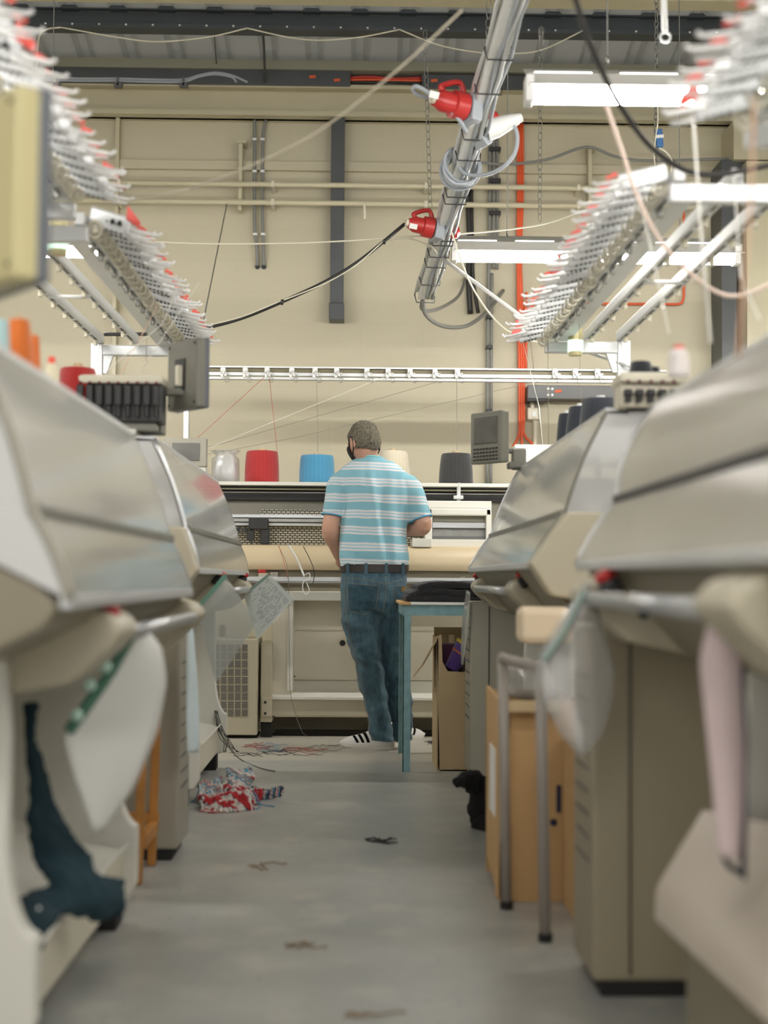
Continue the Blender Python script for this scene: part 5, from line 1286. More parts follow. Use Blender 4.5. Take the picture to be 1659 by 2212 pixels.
# ------------------------------------------------------------------ on the floor
def floor_at(px, py): 
    r = W(px, py, 1.0)-CAM; k = -CAM.z/r.z; p = CAM + r*k; return p
def lump(name, px0, px1, pyb, h, m, label, cat, seed, elong=0.55, spikes=None, vox=0.007):
    a, b = floor_at(px0, pyb-8), floor_at(px1, pyb-8); c = (a+b)/2; w = (b.x-a.x)/2
    mb = MB()
    rs = random.Random(seed)
    for k in range(7):
        q = c + Vector((w*rs.uniform(-0.62,0.62), w*elong*rs.uniform(-0.7,0.7), h*rs.uniform(0.15,0.55)))
        mb.ball(q, (w*rs.uniform(0.25,0.45), w*elong*rs.uniform(0.35,0.6), h*rs.uniform(0.25,0.5)), 2, RotZ(rs.uniform(0,3)))
    for s_ in (spikes or []):
        mb.tube(smooth_path([W(*p) for p in s_[0]],5), s_[1], 8)
    mb = remesh(mb, vox, 3)
    displace(mb, lambda p: 0.018*(abs(noise.noise(p*16+Vector((seed,0,0))))-0.2)+0.007*noise.noise(p*45))
    for v in mb.bm.verts: v.co.z = max(v.co.z, 0.002)
    return tag(mb.build(name, m, None, True), label, cat)
def knit(name, stops, period, nz): return ramp_mat(name, 0, period, stops, 0.95, 0.0, nz, bump=(180,0.7), sheen=0.2)
RD, WT, BL, DK, GY = (176,44,50), (214,210,204), (74,150,186), (62,66,80), (150,150,150)
knit_r = ramp_mat('red_fairisle_knit', 1, 0.055, [(0,RD),(0.30,WT),(0.36,RD),(0.44,WT),(0.62,GY),(0.68,WT),(0.80,DK),(0.86,RD)], 0.95, 0.35, 1.1, bump=(180,0.7), nscale=38)
knit_b = ramp_mat('blue_white_fairisle_knit', 2, 0.045, [(0,WT),(0.2,BL),(0.32,WT),(0.45,DK),(0.52,WT),(0.62,BL),(0.7,GY),(0.82,RD),(0.88,WT)], 0.95, 0.4, 1.2, bump=(180,0.7), nscale=45)
knit_d = ramp_mat('dark_mixed_fairisle_knit', 0, 0.03, [(0,DK),(0.25,WT),(0.4,RD),(0.5,GY),(0.65,BL),(0.75,DK)], 0.95, 0.3, 1.2, bump=(180,0.7), nscale=45)
def offcut(front, back, bulge, m, label, seed, th=0.012, wob=0.03):
    L = [floor_at(*p) for p in front]; R_ = [floor_at(*p) for p in back]
    mb = MB().sheet(L, R_, 26, th, bulge, wob, seed, Vector((0,0,1)))
    bmesh.ops.subdivide_edges(mb.bm, edges=list(mb.bm.edges), cuts=1, use_grid_fill=True)
    displace(mb, lambda p: 0.024*noise.noise(p*24+Vector((seed,0,0)))+0.009*noise.noise(p*60))
    lo = min(v.co.z for v in mb.bm.verts)
    for v in mb.bm.verts: v.co.z = max(v.co.z, 0.002+0.002*noise.noise(v.co*50))
    return tag(mb.build('knit_offcut', m, None, True), label, 'fabric scrap')
offcut([(432,1754),(470,1757),(510,1755),(543,1751)],[(436,1738),(470,1734),(510,1735),(540,1742)],0.052,knit_r,'red and white patterned knit offcut, nearest piece of the heap on the floor',3,0.014,0.03)
offcut([(430,1738),(450,1736),(478,1734)],[(430,1722),(450,1722),(474,1724)],0.07,knit_b,'small blue and white knit offcut at the left of the floor heap',8,0.012,0.04)
offcut([(490,1732),(512,1734),(544,1731)],[(492,1722),(516,1720),(540,1722)],0.125,knit_b,'blue and white knit offcut standing up highest in the floor heap',5,0.012,0.05)
offcut([(488,1741),(530,1742),(566,1738)],[(490,1730),(530,1730),(560,1730)],0.055,knit_r,'red knit offcut in the middle of the floor heap',11,0.012,0.03)
offcut([(540,1731),(575,1728),(607,1722)],[(540,1724),(575,1722),(605,1718)],0.05,knit_d,'thin dark knit offcut trailing right from the floor heap',21,0.012,0.02)
rs = random.Random(31)
for k in range(9):
    x_, y_ = rs.uniform(436,570), rs.uniform(1722,1752); mbx = MB()
    pts = [floor_at(x_+dx_, y_+dy_)+Vector((0,0,h_)) for dx_,dy_,h_ in ((0,0,0.04),(rs.uniform(-12,12),2,0.06*rs.random()+0.02),(rs.uniform(-22,22),6,0.01),(rs.uniform(-34,34),10,0.003))]
    o = MB().tube(smooth_path(pts,5),0.0022,5).build('yarn_end', mat('yarn_end_blue',(90,150,180),0.9) if k==0 else (bpy.data.materials['yarn_end_blue'] if k%3==0 else bpy.data.materials['white_thread']), None, True)
    tag(o, 'loose yarn end hanging off the heap of knit offcuts', 'thread', 'yarn ends on the knit offcuts')
blackf = mat('black_fluffy_knit',(20,20,21),0.95,bump=(90,0.8))
q = floor_at(1040,1785)
mb = MB()
p1, p2, p3 = W(1022,1690,5.2), W(1030,1740,5.2), W(1035,1780,5.2)
mb.tube(smooth_path([W(980,1697,5.15),W(995,1686,5.15),W(1012,1684,5.18),W(1030,1690,5.2)],5), [0.006]+[0.016+0.02*min(1,i/10) for i in range(15)], 10)
mb.ball(W(1036,1700,5.25),(0.055,0.05,0.045),2); mb.ball(W(1030,1745,5.22),(0.032,0.05,0.075),2); mb.ball(W(1048,1745,5.25),(0.055,0.06,0.10),2); mb.ball(W(1046,1785,5.2),(0.045,0.08,0.05),2)
mb = remesh(mb, 0.006, 3); displace(mb, lambda p: 0.012*noise.noise(p*22)+0.006*noise.noise(p*60))
for v in mb.bm.verts: v.co.z = max(v.co.z, 0.002)
o = mb.build('black_garment', blackf, None, True); tag(o, 'crumpled black fluffy garment on the floor against the brown carton', 'garment')
def scrap(cx, cy, w, n, c, label, seed, r=0.0012, name='thread_scrap'):
    rs = random.Random(seed); mb = MB()
    for k in range(n):
        a, b = rs.uniform(-w,w), rs.uniform(-5,5); pts = []; x_, y_ = cx+a, cy+b; ang = rs.uniform(-0.4,0.4)
        for i in range(6):
            p = floor_at(x_, y_); p.z = 0.0025+0.004*rs.random(); pts.append(p)
            x_ += rs.uniform(6,20)*math.cos(ang); y_ += rs.uniform(-4,4); ang += rs.uniform(-0.8,0.8)
        mb.tube(smooth_path(pts,4), r, 5)
    return tag(mb.build(name, c, None, True), label, 'thread')
red_t, blu_t, grey_t, blk_t = mat('red_lint',(176,76,66),0.9), mat('blue_lint',(96,160,196),0.9), mat('grey_lint',(120,120,112),0.9), mat('black_lint',(58,56,56),0.9)
scrap(545,1612,30,7,red_t,'tangle of red thread scraps on the floor by the vent cabinet',1)
scrap(600,1626,35,8,blk_t,'tangle of dark thread scraps on the floor in the middle of the aisle end',2)
scrap(625,1622,30,6,red_t,'second tangle of red thread scraps further right on the floor',3)
scrap(560,1617,16,5,blu_t,'small blue thread scraps on the floor among the red ones',4)
scrap(680,1616,40,5,grey_t,'grey thread scraps on the floor beside the left shoe',5)
scrap(925,1606,10,12,blk_t,'dark lint tangle on the floor right of the table leg',6,0.0013)
scrap(520,1630,30,5,blk_t,'dark loose threads on the floor below the vent cabinet',9,0.0012)
scrap(800,1818,15,7,blk_t,'dark thread tangle lying in the middle of the aisle floor',7,0.0022)
scrap(640,2045,40,4,mat('tan_lint',(150,128,100),0.9),'long tan thread on the floor near the camera',8,0.002)
scrap(780,2195,45,5,bpy.data.materials['tan_lint'],'reddish tan threads on the floor at the bottom edge',12,0.002)
scrap(560,1872,30,3,bpy.data.materials['tan_lint'],'faint tan fluff on the aisle floor left of centre',14,0.002)
o = cable([W(466,1540,6.7),W(475,1575,6.65),W(495,1615,6.5),floor_at(520,1645)+Vector((0,0,0.01)),floor_at(560,1660)+Vector((0,0,0.004)),floor_at(594,1668)+Vector((0,0,0.004))], 0.003, 8, 6).build('loose_thread', grey_t, None, True); tag(o,'grey thread trailing from the second left machine onto the floor','thread')
mb = MB(); rs = random.Random(4)
for k in range(7):
    a = W(466+rs.uniform(-3,4),1535,6.72); mb.tube(smooth_path([a,W(474+rs.uniform(-6,8),1570,6.68),W(484+rs.uniform(-10,14),1600,6.62),W(490+rs.uniform(-14,30),1625,6.55)],5),0.0018,5)
o = mb.build('thread_bunch', blk_t, None, True); tag(o,'bunch of dark threads hanging from the second left machine foot','thread')
o = cable([W(602,1180,8.0),W(618,1215,7.98),W(623,1250,7.94),W(624,1290,8.0),W(625,1400,8.1),W(628,1500,8.05),W(650,1575,8.0),floor_at(665,1592)+Vector((0,0,0.004))], 0.0016, 8, 5).build('loose_thread', grey_t, None, True); tag(o,'long grey thread hanging down the front of the far machine','thread')
o = cable([W(602,1178,7.98),W(612,1210,7.97),W(622,1250,7.94)], 0.0016, 8, 5).build('loose_thread', tr, None, True); tag(o,'orange red thread over the tan cover of the far machine','thread')
o = cable([W(655,1180,7.99),W(668,1205,7.97),W(679,1235,7.94),W(676,1262,7.94)], 0.0022, 8, 5).build('loose_thread', blk_t, None, True); tag(o,'black thread over the tan cover of the far machine','thread')
ck = thing('cord_loop', 'white cord with a tied loop hanging over the far machine start bar', 'cord', W(660,1260,7.94))
cable([W(624,1178,7.98),W(640,1205,7.96),W(652,1232,7.94),W(657,1245,7.93)], 0.0055, 8, 7).build('cord', M['white_p'], ck, True)
cable([W(657,1243,7.93),W(668,1238,7.92),W(668,1252,7.92),W(656,1256,7.92),W(654,1272,7.92),W(660,1284,7.92),W(668,1276,7.92),W(662,1258,7.92)], 0.0032, 8, 6).build('loop', M['white_p'], ck, True)
o = MB().box((wx(590,1590,8.2),8.18,0.001),(wx(945,1590,8.2),8.43,0.010)).build('lint_drift', M['dirt']); tag(o, 'drift of black lint under the far machine', 'lint', None, 'stuff')

# ------------------------------------------------------------------ the man
PD_ = 7.52; PS = PD_/FPX
def Q(px, py, dy=0.0): return W(px, py, PD_+dy)
man = thing('person', 'man seen from behind in aqua striped t-shirt, blue jeans and black face mask', 'person', (Q(800,1600).x, PD_, 0.0))
skin = mat('skin', (206,160,138), 0.5, bump=(120,0.08), var=(14,0.06))
HY, HP = math.radians(33), math.radians(-14)
HC = Q(787,957.5,-0.01)
HR = (Matrix.Rotation(HY,3,'Z') @ Matrix.Rotation(HP,3,'X'))
def H(x, y, z): return HC + HR @ Vector((x, y, z))
def head_shape(mb, grow=0.0):
    t = bmesh.new(); bmesh.ops.create_icosphere(t, subdivisions=5, radius=1.0)
    for v in t.verts:
        x, y, z = v.co
        sx, sy, sz = 0.077+grow, 0.098+grow, 0.116+grow
        if z < -0.1:
            k = min(1, (-0.1-z)/0.9); sx *= 1-0.26*k; 
            if y < 0: sy *= 1-0.42*k
        v.co = H(x*sx, y*sy+0.004, z*sz)
    return mb.merge(t)
b = MB(); head_shape(b)
b.ball(H(0,0.100,-0.018),(0.014,0.022,0.020),2,HR); b.ball(H(0,0.092,0.022),(0.050,0.014,0.012),2,HR); b.ball(H(0,0.088,-0.085),(0.030,0.022,0.022),2,HR)
b.ball(H(0,0.092,-0.055),(0.022,0.014,0.010),2,HR)
for s in (-1,1):
    er = HR @ RotZ(s*0.35)
    b.ball(H(s*0.079,-0.008,-0.008),(0.010,0.019,0.031),2,er)
    mb_ = MB().tube([H(s*0.086+s*0.004*math.sin(a),-0.012+0.017*math.cos(a),-0.006+0.030*math.sin(a)) for a in [2*math.pi*i/16 for i in range(16)]],0.0042,6,closed=True)
    b.merge(mb_.bm)
# neck and trunk under the clothes
b.loft([(Q(792,1062,0.0),0.15,0.085),(Q(793,1020,0.0),0.115,0.075),(Q(794,1002,0.0),0.074,0.066),(Q(793,990,0.005),0.062,0.064),(Q(791,974,0.012),0.059,0.062),(Q(790,955,0.02),0.058,0.06)],24)
b.loft([(Q(808,1225),0.160,0.105),(Q(809,1180),0.165,0.108),(Q(810,1120),0.165,0.106),(Q(808,1080),0.168,0.102),(Q(803,1050),0.185,0.090),(Q(796,1022),0.13,0.075)],24)
b.loft([(Q(812,1300),0.150,0.105),(Q(809,1260),0.162,0.112),(Q(808,1225),0.160,0.105)],24)
# legs (inside the jeans)
LH, LK, LA = Q(784,1320,0.0), Q(806,1450,0.0), Q(826,1578,-0.03)
RH, RK, RA = Q(846,1320,0.02), Q(858,1450,0.06), Q(871,1572,0.06)
b.tube(smooth_path([Q(786,1250),LH,LK,LA],6),[0.085]*3+[0.082,0.08,0.078,0.076,0.072,0.066,0.060,0.056,0.054,0.052,0.050,0.047,0.044,0.041,0.040,0.038],14)
b.tube(smooth_path([Q(838,1250),RH,RK,RA],6),[0.085]*3+[0.082,0.08,0.078,0.076,0.072,0.066,0.060,0.056,0.054,0.052,0.050,0.047,0.044,0.041,0.040,0.038],14)
# feet
_ff = lambda px, py: (lambda r: CAM + r*(-CAM.z/r.z))(W(px,py,1.0)-CAM)
for (ha, tb_) in ((_ff(848,1617),_ff(738,1611)),(_ff(852,1606),_ff(908,1592))):
    for u_, r_, z_ in ((0.18,0.024,0.050),(0.40,0.026,0.050),(0.62,0.020,0.042),(0.76,0.016,0.040)):
        c_ = ha.lerp(tb_, u_); b.ball(Vector((c_.x,c_.y,z_)),(0.05,r_,r_*0.8),2,RotZ(math.atan2(tb_.y-ha.y,tb_.x-ha.x)))
# arms: shoulder, elbow, wrist
def arm(sh, el, wr):
    pts = smooth_path([sh, sh.lerp(el,0.5), el, el.lerp(wr,0.45), wr], 5)
    n = len(pts); rs = []
    for i in range(n):
        t_ = i/(n-1)
        rs.append(0.054-0.008*min(1,t_/0.45) if t_ < 0.45 else (0.046+0.003*math.sin((t_-0.45)/0.25*math.pi) if t_ < 0.7 else 0.046-0.018*(t_-0.7)/0.3))
    b.tube(pts, rs, 16)
lS, lE, lW = Q(731,1054,0.0), Q(714,1142,-0.02), Q(733,1203,0.19)
rS, rE, rW = Q(884,1056,0.0), Q(914,1134,-0.03), Q(862,1150,0.21)
arm(lS, lE, lW); arm(rS, rE, rW)
def hand(wr, d, side, curl=0.55):
    """palm and five separate bent fingers; d = direction out of the forearm, side = thumb side"""
    d = d.normalized(); side = (side - d*side.dot(d)).normalized(); dn = d.cross(side).normalized()
    if dn.z > 0: dn = -dn
    pc = wr + d*0.055
    R = Matrix((side, d, dn)).transposed()
    b.ball(pc,(0.040,0.056,0.017),3,R); b.ball(wr+d*0.012,(0.028,0.03,0.021),2,R)
    for k,(off,ln) in enumerate(((0.030,0.070),(0.011,0.080),(-0.009,0.075),(-0.028,0.060))):
        p = pc + side*off + d*0.040; pts=[p-d*0.02]; dr = d.copy(); q = p
        for j, seg in enumerate((0.44,0.31,0.25)):
            pts.append(q); q = q + dr*ln*seg; dr = (dr*math.cos(curl)+dn*math.sin(curl)).normalized()
        pts.append(q); b.tube(pts,[0.0095,0.0095,0.0088,0.0080,0.0068],9); b.ball(q,0.0068,1)
    tp = pc + side*0.030 - d*0.022
    b.tube([tp, tp+side*0.026+d*0.014+dn*0.006, tp+side*0.036+d*0.040+dn*0.014, tp+side*0.032+d*0.062+dn*0.020],[0.013,0.0115,0.0098,0.0078],9); b.ball(tp+side*0.032+d*0.062+dn*0.020,0.0078,1)
hand(lW, Vector((0.30,0.80,-0.45)), Vector((0.7,-0.2,0.5)), 0.5)
hand(rW, Vector((-0.45,0.85,-0.12)), Vector((-0.5,-0.1,0.8)), 0.5)
body = remesh(b, 0.0055, 3, 0.5).build('body', skin, man, True)
# eyes
for s in (-1,1):
    MB().ball(H(s*0.031,0.088,0.006),0.0115,2).build('eye', M['paper'], man, True)
# hair: short grey crop
hm = mat('short_grey_hair', (118,112,96), 0.8, var=(95,0.6), bump=(240,1.0))
hb = MB(); head_shape(hb, 0.008)
hb.bm.verts.ensure_lookup_table()
inv = HR.inverted(); dele = []
for v in hb.bm.verts:
    p = inv @ (v.co-HC)
    lim = 0.046-0.02*max(0,(p.y)/0.1)                       # face side stays bare
    keep = (p.y < 0.075 and p.z > 0.045) or (p.y < 0.035 and p.z > 0.012 ) or (p.y < 0.005 and p.z > -0.022) or (p.y < -0.022 and p.z > -0.066+0.02*abs(p.x)/0.07)
    keep = keep or p.z > 0.085
    if not keep: dele.append(v)
bmesh.ops.delete(hb.bm, geom=dele, context='VERTS')
for v in hb.bm.verts:
    p = inv @ (v.co-HC); d_ = (v.co-HC).normalized()
    k = noise.noise(p*60)*0.0035 + noise.noise(p*140)*0.0025
    if p.x > 0.02 and p.z > 0.075: k += 0.010*max(0,noise.noise(p*45+Vector((3,0,0))))
    v.co += d_*k
bmesh.ops.solidify(hb.bm, geom=list(hb.bm.faces), thickness=0.010)
hb.build('hair', hm, man, True)
tu = MB()
rs = random.Random(5)
for k in range(70):
    p = Vector((0.050+0.012*rs.uniform(-1,1), -0.012+0.030*rs.uniform(-1,1), 0.0)); p.z = 0.121*math.sqrt(max(0.05,1-(p.x/0.085)**2-(p.y/0.106)**2))
    q0 = H(*(p*0.97)); q1 = H(p.x+0.010+0.006*rs.random(), p.y+0.004*rs.uniform(-1,1), p.z+0.004+0.006*rs.random()); tu.tube([q0,q0.lerp(q1,0.6)+Vector((0,0,0.001)),q1],[0.0026,0.0018,0.0005],4)
tu.build('hair_tuft', hm, man, True)
# mask with ear loop
mk = MB(); head_shape(mk, 0.006); dele = []
for v in mk.bm.verts:
    p = inv @ (v.co-HC)
    keep = (p.y > 0.030 and -0.118 < p.z < -0.008 + 0.0*(p.y)) 
    if not keep: dele.append(v)
bmesh.ops.delete(mk.bm, geom=dele, context='VERTS')
for v in mk.bm.verts:
    p = inv @ (v.co-HC); 
    if p.y > 0.07: v.co += (HR @ Vector((0,1,0)))*0.016*(p.y-0.07)/0.03
bmesh.ops.solidify(mk.bm, geom=list(mk.bm.faces), thickness=-0.003)
mko = mk.build('face_mask', mat('black_mask_cloth',(30,31,33),0.85,bump=(200,0.3)), man, True)
for s in (-1,1):
    path = [H(s*0.074,0.038,-0.016),H(s*0.086,0.010,0.020),H(s*0.090,-0.014,0.026),H(s*0.088,-0.026,0.0),H(s*0.082,-0.012,-0.040),H(s*0.068,0.036,-0.082)]
    MB().tube(smooth_path(path,6),0.0034,7).build('ear_loop', bpy.data.materials['black_mask_cloth'], mko, True)

# t-shirt
AQ, WH = (132,185,200), (222,217,220)
AQ2 = (154,200,212)
shirt_m = ramp_mat('aqua_striped_jersey', 2, 0.0850, [(0.0,AQ),(0.34,WH),(0.45,AQ2),(0.54,WH),(0.655,AQ2),(0.72,WH),(0.835,AQ2),(0.87,AQ)], 0.85, 0.03, 0.16, bump=(260,0.15), sheen=0.2)
s = MB()
rings = []
for (py, l, r, ry) in ((1226,737,880,0.118),(1216,735,884,0.128),(1196,733,884,0.132),(1162,733,881,0.130),(1127,735,881,0.126),(1092,739,886,0.122),(1068,736,890,0.118),(1046,724,890,0.108),(1032,722,886,0.098),(1020,728,878,0.090),(1008,742,862,0.082),(999,757,848,0.076),(994,768,835,0.071),(989,774,829,0.069)):
    ry2 = ry
    rings.append((Q((l+r)/2,py,0.0), (r-l)/2*PS, ry2))
s.loft(rings, 40, 2.15)
sl = lambda a, e, fr, r0, r1: s.tube(smooth_path([a, a.lerp(e,fr*0.35), a.lerp(e,fr*0.7), a.lerp(e,fr)],5), [r0+(r1-r0)*i/15 for i in range(16)], 22)
sl(Q(731,1044,0), lE, 0.72, 0.066, 0.0625); sl(Q(884,1048,0), rE, 0.86, 0.066, 0.0625)
s.ball(Q(733,1042,0),(0.062,0.072,0.056),2); s.ball(Q(881,1046,0),(0.062,0.072,0.056),2)
s = remesh(s, 0.0075, 6, 0.5)
def folds(p):
    q = p - Vector((man.location.x,0,0)); zz_ = q.z
    f = 0.0140*noise.noise(Vector((q.x*15+q.z*2.2, q.y*5, q.z*3.0)))
    f += 0.0045*noise.noise(Vector((q.x*26, q.y*14, q.z*5.0+4)))
    low = max(0.0, (1.10-zz_)/0.12)
    f += 0.007*min(1.2,low)*noise.noise(Vector((q.x*13+zz_*15, q.y*9, zz_*20)))
    # long drag fold down the middle of the back
    xf = q.x - (-0.005 + (1.40-zz_)*0.13)
    if q.y < PD_: f += 0.013*math.exp(-(xf/0.018)**2)*max(0,min(1,(1.47-zz_)/0.1))*max(0,min(1,(zz_-1.02)/0.1)) - 0.010*math.exp(-((xf-0.045)/0.022)**2)*max(0,min(1,(1.45-zz_)/0.1))
    return f
displace(s, folds)
sh = s.build('t_shirt', shirt_m, man, True)
rib = mat('blue_rib_cuff',(72,156,196),0.85)
def cuff(a, e, fr, r):
    d = (e-a).normalized(); c = a.lerp(e, fr); n1 = d.orthogonal().normalized(); n2 = d.cross(n1)
    return MB().tube([c+(n1*math.cos(t_)+n2*math.sin(t_))*r for t_ in [2*math.pi*i/28 for i in range(28)]],0.0036,7,closed=True)
cuff(Q(731,1044,0), lE, 0.715, 0.0600).build('cuff', rib, sh, True); cuff(Q(884,1048,0), rE, 0.855, 0.0600).build('cuff', rib, sh, True)
cc = Q(801,994,0.0); cr = 27.5*PS
MB().tube([cc+Vector((cr*math.cos(t_),0.070*math.sin(t_),0.002-0.014*math.sin(t_)*1.0)) for t_ in [2*math.pi*i/32 for i in range(32)]],0.0055,8,closed=True).build('collar', mat('aqua_collar_rib',(136,204,212),0.85), sh, True)

# jeans
def denim():
    m = mat('blue_denim',(58,88,110),0.85,bump=(300,0.25),sheen=0.15); nt = m.node_tree; b_ = nt.nodes['Principled BSDF']
    tc = nt.nodes.new('ShaderNodeTexCoord')
    mp = nt.nodes.new('ShaderNodeMapping'); mp.inputs['Scale'].default_value = (26,26,7); nt.links.new(tc.outputs['Object'], mp.inputs[0])
    n = nt.nodes.new('ShaderNodeTexNoise'); n.inputs['Scale'].default_value = 1.0; n.inputs['Detail'].default_value = 8; n.inputs['Roughness'].default_value = 0.7; nt.links.new(mp.outputs[0], n.inputs[0])
    r = nt.nodes.new('ShaderNodeValToRGB'); r.color_ramp.elements[0].position = 0.32; r.color_ramp.elements[0].color = rgb((34,58,76)); r.color_ramp.elements[1].position = 0.72; r.color_ramp.elements[1].color = rgb((88,122,134))
    nt.links.new(n.outputs[0], r.inputs[0]); nt.links.new(r.outputs[0], b_.inputs['Base Color']); return m
dm = denim()
pk_m = mat('pocket_denim',(76,110,126),0.85,var=(40,0.25))
j = MB()
def pant(rows, ry, dyf):
    rg = []
    for k,(py,l,r) in enumerate(rows):
        t_ = k/(len(rows)-1); rg.append((Q((l+r)/2,py,dyf(t_)), (r-l)/2*PS, ry[0]+(ry[1]-ry[0])*t_))
    j.loft(rg[::-1], 32, 2.2)
j.loft([(Q(812,1336,0.0),0.085,0.06),(Q(810,1318,0.0),0.150,0.105),(Q(808,1300,-0.005),0.173,0.124),(Q(807,1270,-0.006),0.176,0.130),(Q(808,1245,0.0),0.175,0.124),(Q(809,1228,0.0),0.173,0.118)],40,2.3)
pant([(1290,736,826),(1320,736,826),(1345,738,825),(1374,745,825),(1409,757,825),(1444,770,827),(1480,776,833),(1515,786,838),(1550,793,843),(1575,795,848),(1590,797,851),(1601,800,852)],(0.118,0.062),lambda t_: 0.0-0.03*t_)
pant([(1290,796,880),(1320,818,880),(1345,822,877),(1374,824,876),(1409,824,878),(1444,826,882),(1480,833,886),(1515,838,890),(1550,843,892),(1575,847,892),(1590,849,891),(1598,850,890)],(0.118,0.062),lambda t_: 0.02+0.05*t_)
j = remesh(j, 0.007, 5, 0.5)
def jf(p):
    k = max(0,min(1,(0.95-p.z)/0.3))
    f = 0.004*noise.noise(Vector((p.x*14, p.y*10, p.z*9)))
    f += 0.013*k*noise.noise(Vector((p.x*9+p.z*10, p.y*9, p.z*14)))+0.004*k*noise.noise(Vector((p.x*22-p.z*18, p.y*14, p.z*30)))
    f += 0.0025*max(0,min(1,(0.28-p.z)/0.1))*math.sin(p.z*110+p.x*45)
    f += 0.004*math.exp(-((p.z-0.48)/0.08)**2)*math.sin(p.z*95+p.x*45)
    return f
displace(j, jf)
jo = j.build('jeans', dm, man, True)
# belt with loops
lea = mat('dark_brown_leather',(44,39,37),0.45,bump=(120,0.05))
bc = Q(809,1228,0.0); n_ = 48
mb = MB(); rg = []
for i in range(n_):
    a = 2*math.pi*i/n_; ca, sa = math.cos(a), math.sin(a)
    rg.append((math.copysign(abs(ca)**(2/2.3),ca), math.copysign(abs(sa)**(2/2.3),sa)))
lo, hi = -0.021, 0.021
for k in range(n_):
    p, q = rg[k], rg[(k+1)%n_]
    def at(c_, z_, g): return bc+Vector((c_[0]*(0.177+g), c_[1]*(0.122+g), z_))
    vs = [mb.v(at(p,lo,0)),mb.v(at(q,lo,0)),mb.v(at(q,hi,0)),mb.v(at(p,hi,0)),mb.v(at(p,lo,0.005)),mb.v(at(q,lo,0.005)),mb.v(at(q,hi,0.005)),mb.v(at(p,hi,0.005))]
    for f in ((4,5,6,7),(3,2,6,7),(0,1,5,4)): mb.f([vs[i] for i in f])
mb.build('belt', lea, man, True, 40)
def on_hip(px, py, g=0.008):
    """point on the back of the hips under a pixel"""
    p = Q(px, py, 0.0); u = (p.x-bc.x)/0.178; u = max(-0.98,min(0.98,u)); yy = -0.124*(1-abs(u)**2.3)**(1/2.3)
    return Vector((p.x, PD_+yy-g, p.z))
for px_ in (751,790,833,869):
    a, b_ = on_hip(px_,1217,0.012), on_hip(px_+1,1242,0.012); MB().obox((a+b_)/2,(0.016,0.004,(a-b_).length),RotZ(0.0),0.002).build('belt_loop', dm, jo)
# raycast helper for the seat of the jeans: find the back surface
from mathutils.bvhtree import BVHTree
jt = BVHTree.FromPolygons([man_co for man_co in [v.co + man.location for v in jo.data.vertices]], [tuple(p.vertices) for p in jo.data.polygons])
def seat(px, py, g=0.002):
    d0 = (W(px,py,7.0)-CAM).normalized(); h = jt.ray_cast(CAM + d0*6.0, d0)
    return h[0]-d0*g if h[0] is not None else None
def patch(corners, name, m, par, g=0.0025, n=8):
    mb = MB(); G = []
    for i in range(n+1):
        row = []
        for k in range(n+1):
            s_, t_ = i/n, k/n
            a = Vector(corners[0]).lerp(Vector(corners[1]), s_); b2 = Vector(corners[3]).lerp(Vector(corners[2]), s_); p = a.lerp(b2, t_); h = seat(p.x, p.y, g)
            row.append(mb.v(h) if h is not None else None)
        G.append(row)
    for i in range(n):
        for k in range(n):
            q = [G[i][k],G[i+1][k],G[i+1][k+1],G[i][k+1]]
            if all(q): mb.f(q)
    if len(mb.bm.faces) == 0: return None
    bmesh.ops.solidify(mb.bm, geom=list(mb.bm.faces), thickness=0.0012)
    return mb.build(name, m, par, False)
def seam(pts, name, m, par, r=0.0009, g=0.003):
    P = [];
    for a, b2 in zip(pts, pts[1:]):
        for k in range(6):
            h = seat(a[0]+(b2[0]-a[0])*k/6, a[1]+(b2[1]-a[1])*k/6, g)
            if h is not None: P.append(h)
    if len(P) > 2: return MB().tube(P, r, 5).build(name, m, par, True)
st = mat('tan_jeans_stitch',(150,132,104),0.8)
pk1 = patch([(751,1261),(818,1267),(808,1318),(784,1327),][:3]+[(752,1318)], 'back_pocket', pk_m, jo, 0.004)
seam([(752,1260),(818,1266),(812,1312),(786,1328),(753,1319),(752,1260)], 'pocket_stitch', st, jo, 0.0009, 0.005)
pk2 = patch([(853,1265),(876,1263),(872,1322),(855,1318)], 'back_pocket', pk_m, jo, 0.004)
seam([(876,1264),(852,1266),(855,1316),(870,1324)], 'pocket_stitch', st, jo, 0.0009, 0.005)
seam([(742,1250),(790,1252),(832,1262),(876,1250)], 'yoke_stitch', st, jo)
seam([(833,1246),(834,1280),(830,1312),(822,1330)], 'seat_seam', st, jo)
seam([(745,1250),(746,1300),(750,1340),(757,1380),(770,1430),(778,1470),(788,1520),(797,1570),(799,1595)], 'side_seam', st, jo, 0.0011)
patch([(867,1268),(878,1267),(878,1276),(867,1278)], 'leather_patch', mat('tan_leather_patch',(160,128,72),0.6), jo, 0.008, 4)

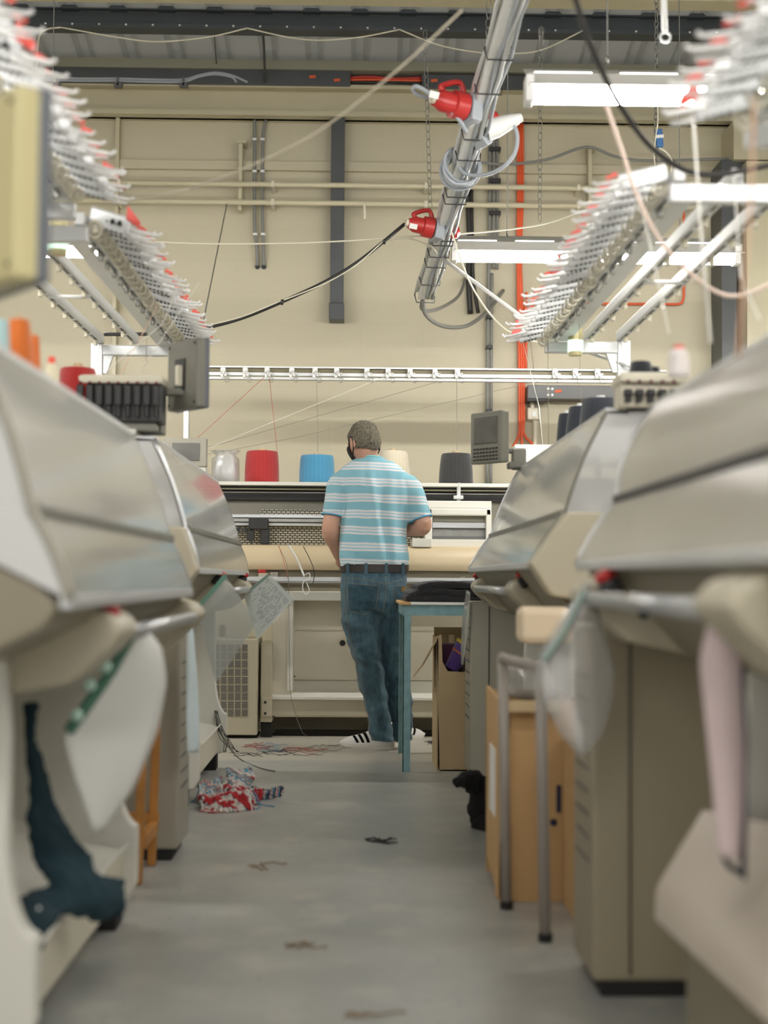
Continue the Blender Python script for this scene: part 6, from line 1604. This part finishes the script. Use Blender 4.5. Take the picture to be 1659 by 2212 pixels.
# trainers
def shoe(heel, toe, label_side):
    d = (toe-heel); L = d.length; d.normalize(); sd = Vector((-d.y, d.x, 0)); t = []
    def prof(u):
        h = [0.085,0.112,0.118,0.108,0.092,0.076,0.066,0.060,0.050,0.030]; w = [0.026,0.034,0.037,0.036,0.037,0.042,0.046,0.047,0.043,0.028]
        f = u*9; i = min(8,int(f)); e = f-i; return h[i]+(h[i+1]-h[i])*e, w[i]+(w[i+1]-w[i])*e
    def S(u, a, g=0.0):
        h, w = prof(u); w += g; c = heel + d*(u*L); zb = 0.022
        ca, sa = math.cos(a), math.sin(a)
        return c + sd*(w*math.copysign(abs(ca)**0.8,ca)) + Vector((0,0,zb+(h-zb+g)*max(0,sa)**0.85))
    mb = MB(); R = []
    for i in range(25):
        u = i/24; R.append([mb.v(S(u, math.pi*k/16)) for k in range(17)])
    for A_, B_ in zip(R, R[1:]):
        for k in range(16): mb.f([A_[k],A_[k+1],B_[k+1],B_[k]])
    mb.f(R[0]); mb.f(R[-1][::-1])
    for A_, B_ in zip(R, R[1:]): mb.f([A_[0],B_[0],B_[-1],A_[-1]])
    up = mb.build('shoe', mat('white_shoe_leather',(232,230,228),0.45), man, True, 60)
    mb = MB(); A2 = []
    for zz_, g in ((0.0,0.002),(0.010,0.005),(0.022,0.004)):
        A2.append([mb.v(heel + d*(L*u) + sd*s_*(prof(u)[1]+g) + Vector((0,0,zz_+(0.012*max(0,(u-0.85)/0.15) if zz_<0.02 else 0.004*max(0,(u-0.85)/0.15))))) for (u,s_) in [(i/20,1) for i in range(21)]+[(i/20,-1) for i in range(20,-1,-1)]])
    n = len(A2[0])
    for P_, Q_ in zip(A2, A2[1:]):
        for k in range(n): mb.f([P_[k],P_[(k+1)%n],Q_[(k+1)%n],Q_[k]])
    mb.f(A2[0][::-1]); mb.f(A2[-1])
    mb.build('sole', mat('off_white_sole',(226,222,214),0.6), up, True, 50)
    blk = mat('black_shoe_stripe',(30,30,32),0.5)
    for (ua, ub) in ((0.41,0.24),(0.51,0.35),(0.61,0.46)):
        for side in ((0.0,1.0),):
            mb = MB(); row = []
            for k in range(9):
                e = k/8; a = math.radians(4+66*e)
                if label_side < 0: a = math.pi-a
                u = ua+(ub-ua)*0 + (0.12)*e - 0.02
                row.append((mb.v(S(u,a,0.0016)), mb.v(S(u+0.052,a,0.0016))))
            for p_, q_ in zip(row, row[1:]): mb.f([p_[0],p_[1],q_[1],q_[0]])
            bmesh.ops.solidify(mb.bm, geom=list(mb.bm.faces), thickness=0.001)
            mb.build('stripe', blk, up, True)
    return up
f1, f2 = floor_at(848,1617), floor_at(738,1611); f1.z = f2.z = 0
shoe(f1, f2, 1)
g1, g2 = floor_at(852,1606), floor_at(908,1592); g1.z = g2.z = 0
g1.x -= 0.06
shoe(g1, g2, -1)
